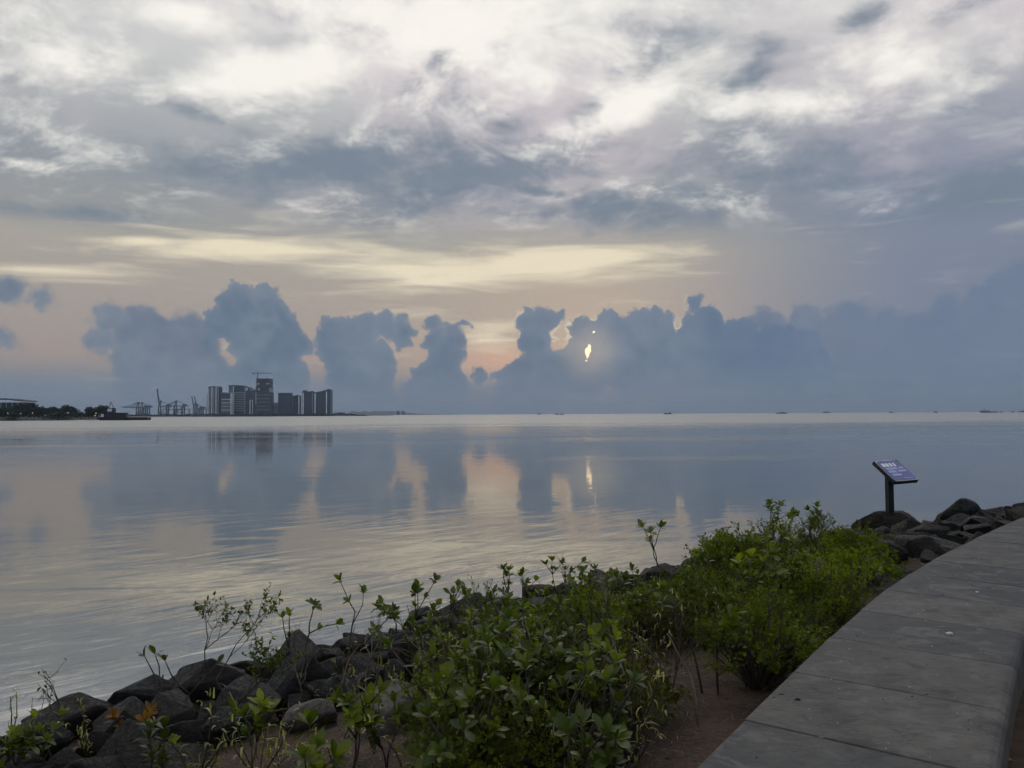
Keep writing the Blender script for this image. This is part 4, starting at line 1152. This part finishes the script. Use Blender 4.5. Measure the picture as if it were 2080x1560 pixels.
T.slab('wall', 567.4, 592, 798.6, None, M_tb); T.slab('parapet', 567, 592.4, 797.8, 798.5, M_tm, 1)
T = Tower('notched_tower', 593.5, 609, 'smaller tower with a pitched roof and a pale right edge', 10)
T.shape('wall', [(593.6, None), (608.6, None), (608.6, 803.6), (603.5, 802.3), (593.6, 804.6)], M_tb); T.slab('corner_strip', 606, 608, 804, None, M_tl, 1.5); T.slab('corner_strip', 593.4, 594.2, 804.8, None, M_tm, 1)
T = Tower('winged_tower', 615.5, 639.5, 'tower with a dipped roofline, second from the right end of the skyline')
T.shape('wall', [(616, None), (639, None), (639, 796.5), (636, 795.6), (629, 797.6), (620, 793.8), (616, 797)], M_tb)
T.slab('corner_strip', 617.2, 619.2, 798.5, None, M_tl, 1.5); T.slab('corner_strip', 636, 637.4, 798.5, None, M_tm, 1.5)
T.shape('roof', [(616, 797), (620, 793.8), (629, 797.6), (636, 795.6), (636, 794.4), (629, 796.2), (620, 792.5), (616, 795.6)], M_td, 1)
T = Tower('crested_tower', 640.5, 673.5, 'tower at the right end of the skyline with a rising roof crest')
T.shape('wall', [(641, None), (673, None), (673, 794), (670, 792), (664, 793.2), (657, 794.6), (649, 796), (641, 798)], M_tb)
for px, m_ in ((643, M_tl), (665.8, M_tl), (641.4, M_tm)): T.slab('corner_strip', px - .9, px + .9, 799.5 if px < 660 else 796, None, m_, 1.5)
T.slab('roof_block', 666, 669.6, 790.8, 793, M_td, -2); T.shape('crest', [(669.8, 793), (673.3, 795), (673.3, 793), (671, 790.6), (669.8, 790.8)], M_td, .5)
T.slab('roof_block', 658.5, 661.5, 792.6, 794.4, M_td, -2)
# two hazy blocks far beyond
for px0, px1, lb in ((803.5, 811.5, 'left of the two hazy blocks beyond the far hills'), (814.5, 822, 'right of the two hazy blocks beyond the far hills')):
    Yf = 6600.0; a = at(px0, hz(px0), Yf).x; b = at(px1, hz(px1), Yf).x; h = (839.5 - 831) * Yf / F_PX
    o = tag(empty('far_block', ((a + b) / 2, Yf, 0)), lb, 'building', 'hazy far blocks')
    MB().box((0, 0, h / 2), (b - a, 20, h)).build('wall', M_tb, o); MB().box((-(b - a) * .42, -.6, h / 2), ((b - a) * .16, 20, h + .8)).build('pale_strip', M_tl, o); MB().box((0, 0, h + 1.2), ((b - a) * .5, 10, 2.2)).build('roof_block', M_tm, o)
# far hills
hb = MB(); hp = [(690, 1), (705, 3), (715, 8.5), (722, 7.5), (732, 6.5), (742, 9), (750, 6), (760, 8.5), (775, 7.5), (800, 8), (826, 5), (850, 2.4), (890, 1.2), (930, .3)]
for px in np.arange(690, 931, 2.5):
    h = (np.interp(px, [q[0] for q in hp], [q[1] for q in hp]) + .6 * mnoise.noise(Vector((px * .2, 0, 0)))) * 7200 / F_PX
    for Yh, f in ((7000, 0), (7200, 1), (7700, .8), (8300, 0)):
        g = at(px, hz(px), Yh); hb.v.append((g.x, Yh, -2 if f == 0 else max(.5, h * f)))
for i in range(len(hb.v) // 4 - 1):
    for k in range(3): hb.f.append((i * 4 + k, i * 4 + 4 + k, i * 4 + 5 + k, i * 4 + 1 + k))
tag(hb.build('hills', shade('hill_woods', (0.03, 0.04, 0.04))), 'low hazy hills on the horizon right of the towers', kind='structure')

# ------------------------------------------------------------------ container port
M_cr = shade('crane_paint', (0.045, 0.055, 0.075))
def sts_crane(px, Y, raised, sc, label, boom=62.0, group='ship to shore cranes'):
    g = at(px, hz(px), Y); o = tag(empty('quay_crane', (g.x, Y, 2.0)), label, 'crane', group)
    H, G_, A = 36 * sc, 30 * sc, 58 * sc; b = 3.6 * sc
    for yy in (-9, 9):
        for x in (0, G_):
            MB().bar((x, yy * sc, -2), (x, yy * sc, H), b).build('leg', M_cr, o)
        MB().bar((0, yy * sc, 12 * sc), (G_, yy * sc, 12 * sc), b * .8).build('portal_beam', M_cr, o)
        MB().bar((0, yy * sc, 12 * sc), (G_, yy * sc, H - 1), b * .5).build('brace', M_cr, o)
        MB().bar((0, yy * sc, H), (4 * sc, yy * sc * .3, A), b * .8).build('a_frame', M_cr, o)
    MB().box((G_ * .5 + 8 * sc, 0, H + 1.5 * sc), (G_ + 18 * sc, 5 * sc, 3 * sc)).build('girder', M_cr, o)
    MB().box((G_ + 4 * sc, 0, H + 5.6 * sc), (12 * sc, 8 * sc, 5 * sc)).build('machinery_house', M_cr, o)
    bd = Vector((-1, 0, 0)) if not raised else Vector((-math.cos(R(raised)), 0, math.sin(R(raised))))
    hp_ = Vector((-1, 0, H + 1.5 * sc)); tip = hp_ + bd * boom * sc
    MB().bar(hp_, tip, 3.8 * sc).build('boom', M_cr, o)
    ap = Vector((4 * sc, 0, A))
    for k, e in enumerate((hp_ + bd * boom * sc * .55, hp_ + bd * boom * sc * .92, Vector((G_ + 14 * sc, 0, H + 3 * sc)))):
        if raised and k == 1: continue
        MB().bar(ap, e, 1.5 * sc).build('stay', M_cr, o)
    MB().box((G_ * .4 if raised else -18 * sc, 0, H - 2.5 * sc), (4 * sc, 4 * sc, 3 * sc)).build('trolley', M_cr, o)
sts_crane(279, 3300, 0, 1.05, 'quay crane with lowered boom, left of the pair on the far quay')
sts_crane(287, 3340, 0, 1.05, 'quay crane with lowered boom, right of the pair on the far quay')
sts_crane(324, 3250, 82, 1.12, 'quay crane with the tallest raised boom on the far quay', 66)
sts_crane(356, 3300, 0, 1.15, 'quay crane with lowered boom right of the tallest raised boom', 44)
sts_crane(394, 3500, 80, .95, 'left of two small quay cranes with raised booms by the ribbed tower', 58)
sts_crane(399.5, 3540, 80, .95, 'right of two small quay cranes with raised booms by the ribbed tower', 58)
for i, (px, Y, lb) in enumerate(((346, 3150, 'yard gantry right of the tallest raised boom'), (362, 3150, 'yard gantry in the middle of the port yard'), (377, 3150, 'yard gantry below the small raised booms'), (412, 3250, 'yard gantry beside the ribbed tower'))):
    g = at(px, hz(px), Y); o = tag(empty('yard_gantry', (g.x, Y, 2)), lb, 'crane', 'yard gantries')
    w, h = 30.0, 27.0
    for x in (-w / 2, w / 2):
        for yy in (-5, 5): MB().bar((x, yy, -2), (x, yy, h), 1.8).build('leg', M_cr, o)
    for yy in (-5, 5): MB().bar((-w / 2 - 3, yy, h + 1), (w / 2 + 3, yy, h + 1), 2.2).build('beam', M_cr, o)
    MB().box((-5, 0, h - 1.5), (5, 5, 3)).build('trolley', M_cr, o)
for i, (px, lb) in enumerate(((678, 'leftmost small crane on the spit right of the towers'), (688, 'middle small crane on the spit right of the towers'), (697, 'rightmost small crane on the spit right of the towers'))):
    Y = 4200.0; g = at(px, hz(px), Y); o = tag(empty('small_crane', (g.x, Y, 0)), lb, 'crane', 'small cranes on the spit')
    for x in (-6, 6): MB().bar((x, 0, -1), (x, 0, 15), 1.6).build('leg', M_cr, o)
    MB().box((0, 0, 16), (24, 3, 2)).build('beam', M_cr, o); MB().bar((6, 0, 15), (13, 0, 24), 1.4).build('jib', M_cr, o)
M_cont = [shade('container_a', (0.09, 0.05, 0.045)), shade('container_b', (0.05, 0.065, 0.09)), shade('container_c', (0.16, 0.17, 0.18))]
cg_ = random.Random(4)
for px, n_, lb in ((344, 2, 'low stack of containers left in the port yard'), (369, 2, 'stack of containers in the middle of the port yard'), (404, 2, 'stack of containers beside the ribbed tower')):
    g = at(px, hz(px), 3120); o = tag(empty('container_stack', (g.x, 3120, 2)), lb, 'containers', 'container stacks')
    for k in range(3):
        for j in range(n_): MB().box((-13 + k * 13, 0, 1.4 + j * 2.75), (12.2, 2.5, 2.6)).build('container', cg_.choice(M_cont), o)

# ------------------------------------------------------------------ headland on the left: trees, hall, boat, lamps
HK = 700.0 / F_PX
def crown_mesh(seed, n=1500, lobes=9):
    r = random.Random(seed); C_ = []
    for i in range(lobes):
        a = r.uniform(0, 6.28); q = r.uniform(.15, .72); C_.append((Vector((math.cos(a) * q, math.sin(a) * q, r.uniform(.35, .78) - q * .25)), r.uniform(.26, .42)))
    P = []
    while len(P) < n:
        c_, rad = r.choice(C_); d = Vector((r.gauss(0, 1), r.gauss(0, 1), r.gauss(0, .8))).normalized(); P.append(c_ + d * rad * (r.random() ** .35))
    return clump_mesh('crown', M_crown, P, .055, seed)
CROWNS = [crown_mesh(i) for i in (61, 62, 63, 64)]
for i, (px, ytop, wpx, Y, lb) in enumerate([
    (-55, 812, 60, 720, 'tree cut by the left edge behind the hall'), (36, 818, 52, 690, 'dark tree in front of the hall'), (66, 818, 46, 720, 'dark tree at the right end of the hall'),
    (88, 824, 34, 650, 'low tree between the hall and the tree clump'), (104, 822, 44, 700, 'leftmost tree of the clump beside the hall'), (127, 821, 44, 715, 'tallest tree in the middle of the clump'), (146, 825, 36, 700, 'rightmost tree of the clump'),
    (164, 837, 22, 690, 'small bush tree between the clump and the domed tree'), (198, 819, 44, 690, 'broad domed tree left of the moored boat'), (180, 831, 26, 660, 'low tree at the foot of the domed tree'), (16, 828, 50, 640, 'low tree before the hall columns'), (-15, 826, 44, 660, 'tree at the left edge below the hall roof'), (118, 835, 60, 640, 'low spreading tree in front of the clump')]):
    g = at(px, hz(px), Y); top = at(px, ytop, Y).z; w = wpx * 1.22 * Y / F_PX
    o = tag(empty('shore_tree', (g.x, Y, 1.6)), lb, 'tree', 'trees on the headland'); h = top - 1.6
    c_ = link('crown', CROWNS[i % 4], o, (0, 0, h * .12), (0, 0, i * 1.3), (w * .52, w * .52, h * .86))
    tb = MB(); tb.tube([(0, 0, -1), (.2, 0, h * .25), (-.1, .1, h * .6)], [.32, .25, .12], 6); tb.tube([(.2, 0, h * .22), (w * .2, .3, h * .5)], [.16, .07], 5); tb.tube([(.1, 0, h * .24), (-w * .2, -.3, h * .52)], [.16, .07], 5)
    tb.build('trunk', M_trunk, o)
Yb = 735.0; bx0, bx1 = at(-90, hz(-90), Yb).x, at(56, hz(56), Yb).x; bw = bx1 - bx0
hall = tag(empty('waterfront_hall', ((bx0 + bx1) / 2, Yb, 1.8)), 'dark hall with tall columns and a sloping roof at the left edge', 'building')
hH = at(20, 814, Yb).z - 1.8
MB().box((0, 6, hH * .45), (bw * .96, 16, hH * .9)).build('wall', shade('hall_wall', (0.06, 0.07, 0.085)), hall)
rm = MB(); zt = [(-.52, 1.02), (-.30, 1.06), (-.1, 1.12), (.12, 1.10), (.22, 1.12), (.36, 1.03), (.49, .98)]
for a, z in zt:
    for yy, dzz in ((-4.5, 0), (-4.5, .9), (16, .9), (16, 0)): rm.v.append((a * bw, yy, z * hH - .6 + dzz))
for i in range(len(zt) - 1):
    for k in range(4): rm.f.append((i * 4 + k, i * 4 + (k + 1) % 4, i * 4 + 4 + (k + 1) % 4, i * 4 + 4 + k))
rm.f += [(3, 2, 1, 0), tuple(len(rm.v) - 4 + k for k in range(4))]; rm.build('roof', M_td, hall)
for k in range(13): MB().box((-bw * .47 + k * bw * .94 / 12, -3.4, hH * .45), (.5, .5, hH * .9)).build('column', M_tm, hall)
for k in range(12): MB().box((-bw * .47 + (k + .5) * bw * .94 / 12, -2.05, hH * .46), (bw * .94 / 12 - 1.2, .12, hH * .7)).build('window', M_tb, hall)
MB().bar((bw * .5, 0, hH * .9), (bw * .5, 0, hH * 1.12), .2).build('flagpole', M_td, hall)
M_lamp = bpy.data.materials.new('lamp_glow'); M_lamp.use_nodes = True
M_lamp.node_tree.nodes['Principled BSDF'].inputs['Emission Color'].default_value = (1, .93, .8, 1); M_lamp.node_tree.nodes['Principled BSDF'].inputs['Emission Strength'].default_value = 1.3
for px, py, lb in ((16, 840, 'lit lamp before the hall, leftmost'), (42, 840.5, 'lit lamp before the hall, second from left'), (66, 839.6, 'lit lamp at the right end of the hall'), (92, 844, 'low lit lamp between the hall and the tree clump'), (138, 839.5, 'lit lamp under the tree clump'), (195, 839.8, 'lit lamp by the domed tree'), (193, 844.5, 'low lit lamp below the domed tree')):
    Y = 628.0; g = at(px, py, Y); o = tag(empty('shore_lamp', (g.x, Y, 1.5)), lb, 'lamp', 'lamps on the headland'); h = g.z - 1.5
    MB().tube([(0, 0, -.6), (0, 0, h)], [.07, .05], 6).build('post', M_steel, o)
    MB().tube([(0, 0, h), (0, 0, h + .15), (0, 0, h + .4), (0, 0, h + .55)], [.08, .18, .18, .06], 8).build('lamp_head', M_lamp, o)

def hull(mb, L, B, D, sheer=.5, z0=-.6):
    """boat hull, bow at -x"""
    N_ = 12; ring = []
    for i in range(N_ + 1):
        u = i / N_; x = (u - .5) * L
        w = B / 2 * (math.sin(min(1, u * 2.6) * math.pi / 2) ** .8) * (1 if u < .85 else 1 - (u - .85) * 1.2); w = max(w, .06 * B)
        top = D * (1 + sheer * (1 - u * 1.6) ** 2 * (1 if u < .62 else .2))
        b0 = len(mb.v); xs_ = x + L * .05 * u if i == 0 else x
        mb.v += [(x + (L * .06 if u < .1 else 0), 0, z0), (x + (L * .05 if u < .1 else 0), -w * .75, z0 + .3), (x, -w, top), (x, w, top), (x + (L * .05 if u < .1 else 0), w * .75, z0 + .3)]
        ring.append(b0)
    for a, b in zip(ring[:-1], ring[1:]):
        for k in range(5): mb.f.append((a + k, b + k, b + (k + 1) % 5, a + (k + 1) % 5))
    mb.f.append(tuple(ring[0] + k for k in range(5))); mb.f.append(tuple(ring[-1] + k for k in reversed(range(5))))
    return mb
M_hull = shade('hull_black', (0.018, 0.02, 0.026)); M_sup = shade('superstructure_grey', (0.10, 0.11, 0.12)); M_supw = shade('superstructure_white', (0.42, 0.44, 0.46)); M_glass = material('wheelhouse_glass', (0.55, 0.6, 0.65), .15)
Yv = 640.0; g = at(250, hz(250), Yv); kv = Yv / F_PX
bt = tag(empty('moored_workboat', (g.x, Yv, 0)), 'dark work boat with a bright wheelhouse and tripod mast moored off the headland', 'boat')
hull(MB(), 106 * kv, 9, 2.2, .25).build('hull', M_hull, bt)
MB().box((-14 * kv, 0, 2.2 + 1.9), (40 * kv, 6.5, 3.8)).build('deckhouse', M_hull, bt)
MB().box((-14 * kv, 0, 6.1), (46 * kv, 7.2, .4)).build('awning', M_td, bt)
wh = MB().box((-24 * kv, 0, 8.2), (12 * kv, 5, 4.0)).build('wheelhouse', M_hull, bt)
MB().box((-24 * kv, -2.56, 8.4), (9 * kv, .08, 2.4)).build('window', M_glass, wh)
ms = MB(); ms.bar((-29 * kv, 0, 10), (-25 * kv, 0, 15.2), .35); ms.bar((-19 * kv, 0, 10), (-25 * kv, 0, 15.2), .35); ms.build('mast', M_hull, bt)
for px, w in ((-39, 6), (-36, 5)): MB().box((px * kv, -3.4, 4.0), (w * kv * .5, .2, 2.4)).build('side_window', M_glass, bt)
MB().box((3 * kv, 0, 3.6), (12 * kv, 4, 2.8)).build('stern_cabin', M_sup, bt)

P = []
for i in range(3200):
    px = tr_.uniform(-160, 250); Yt = tr_.uniform(650, 700); g = at(px, hz(px), Yt)
    top = (3.2 + 1.3 * mnoise.noise(Vector((px * .07, 9, 0))) + 1.0 * mnoise.noise(Vector((px * .25, 4, 0)))) * min(1, (262 - px) / 40)
    P.append(Vector((g.x, Yt, 2.0 + max(.3, top) * math.sqrt(tr_.random()))))
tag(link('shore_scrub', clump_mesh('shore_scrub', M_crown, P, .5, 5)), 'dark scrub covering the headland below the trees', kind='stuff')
# ------------------------------------------------------------------ ships on the horizon
def ship(px, Y, Lpx, style, label, dir_=1):
    g = at(px, hz(px), Y); k = Y / F_PX; L = Lpx * k
    o = tag(empty({'tug': 'tug_boat', 'cargo': 'cargo_ship', 'ferry': 'patrol_ship', 'skiff': 'fishing_boat'}[style], (g.x, Y, 0)), label, 'ship', 'ships on the horizon')
    o.scale.x = dir_
    if style == 'cargo':
        hull(MB(), L, L * .16, 2.2 * k, .8).build('hull', M_hull, o)
        MB().box((-L * .24, 0, 3.6 * k), (L * .22, L * .1, 2.6 * k)).build('deckhouse', M_supw, o); MB().box((-L * .24, 0, 5.2 * k), (L * .13, L * .08, .9 * k)).build('bridge', M_hull, o)
        MB().bar((-L * .20, 0, 5 * k), (-L * .20, 0, 8.2 * k), .35 * k).build('mast', M_hull, o); MB().bar((-L * .28, 0, 7.2 * k), (-L * .12, 0, 7.2 * k), .3 * k).build('yard', M_hull, o)
        MB().box((-L * .02, 0, 3.2 * k), (L * .12, L * .09, 1.5 * k)).build('hatch', M_hull, o); MB().bar((-L * .05, 0, 2.5 * k), (L * .03, 0, 4.6 * k), .5 * k).build('derrick', M_hull, o)
    elif style == 'tug':
        hull(MB(), L, L * .26, 1.7 * k, 1.3).build('hull', M_hull, o)
        MB().box((L * .28, 0, 2.8 * k), (L * .2, L * .16, 2.2 * k)).build('wheelhouse', M_hull, o); MB().bar((L * .22, 0, 3 * k), (L * .18, 0, 5.2 * k), .5 * k).build('mast', M_hull, o); MB().bar((L * .18, 0, 5.0 * k), (L * .36, 0, 5.0 * k), .5 * k).build('boom', M_hull, o)
    elif style == 'ferry':
        hull(MB(), L, L * .18, 1.7 * k, .2).build('hull', M_hull, o)
        MB().box((L * .08, 0, 2.4 * k), (L * .34, L * .1, 1.3 * k)).build('deckhouse', M_sup, o); MB().bar((L * .1, 0, 3 * k), (0, 0, 5.2 * k), .45 * k).build('mast', M_hull, o); MB().bar((L * .12, 0, 4.6 * k), (L * .42, 0, 1.8 * k), .3 * k).build('stay', M_hull, o); MB().bar((-L * .22, 0, 1.6 * k), (-L * .18, 0, 4.3 * k), .4 * k).build('foremast', M_hull, o)
    else:
        hull(MB(), L, L * .3, 1.2 * k, .7).build('hull', M_hull, o); MB().box((L * .12, 0, 1.9 * k), (L * .3, L * .2, 1.6 * k)).build('wheelhouse', M_hull, o); MB().bar((-L * .1, 0, 1 * k), (-L * .1, 0, 3.2 * k), .35 * k).build('mast', M_hull, o)
ship(2008, 2600, 37, 'cargo', 'largest dark cargo ship on the horizon near the right edge')
ship(2034, 3000, 6, 'skiff', 'tiny boat just right of the largest cargo ship')
ship(2057, 3200, 6, 'skiff', 'tiny boat at the right edge of the horizon')
ship(2078, 3200, 22, 'ferry', 'low barge cut by the right edge on the horizon')
ship(1356.5, 2600, 15, 'tug', 'small tug with a high bow on the horizon right of the glowing gap')
ship(1587, 2600, 23, 'ferry', 'long low patrol ship with two thin masts on the horizon')
ship(1131, 2800, 9, 'skiff', 'left of two small dark boats on the horizon at centre')
ship(1141, 2800, 8, 'skiff', 'right of two small dark boats on the horizon at centre', -1)
ship(1095, 4600, 8, 'skiff', 'faint boat far left of the two small dark boats')
ship(1678, 4800, 14, 'ferry', 'faint distant ship between the patrol ship and the next boat')
ship(1810, 3200, 8, 'skiff', 'small dark boat midway between patrol ship and cargo ship')
ship(1900, 3200, 8, 'skiff', 'small dark boat left of the largest cargo ship')

# ------------------------------------------------------------------ the evening air
hz_m = bpy.data.materials.new('haze'); hz_m.use_nodes = True; hz_m.node_tree.nodes.clear()
ho = hz_m.node_tree.nodes.new('ShaderNodeOutputMaterial'); hv = hz_m.node_tree.nodes.new('ShaderNodeVolumePrincipled')
hv.inputs['Color'].default_value = (0.55, 0.72, 0.92, 1); hv.inputs['Density'].default_value = 7e-5; hv.inputs['Anisotropy'].default_value = 0.2
hz_m.node_tree.links.new(hv.outputs[0], ho.inputs['Volume'])
hzb = MB().box((0, 6400, 74), (28200, 13420, 152))
tag(hzb.build('haze', hz_m), 'thin blue evening haze over the bay', kind='stuff')
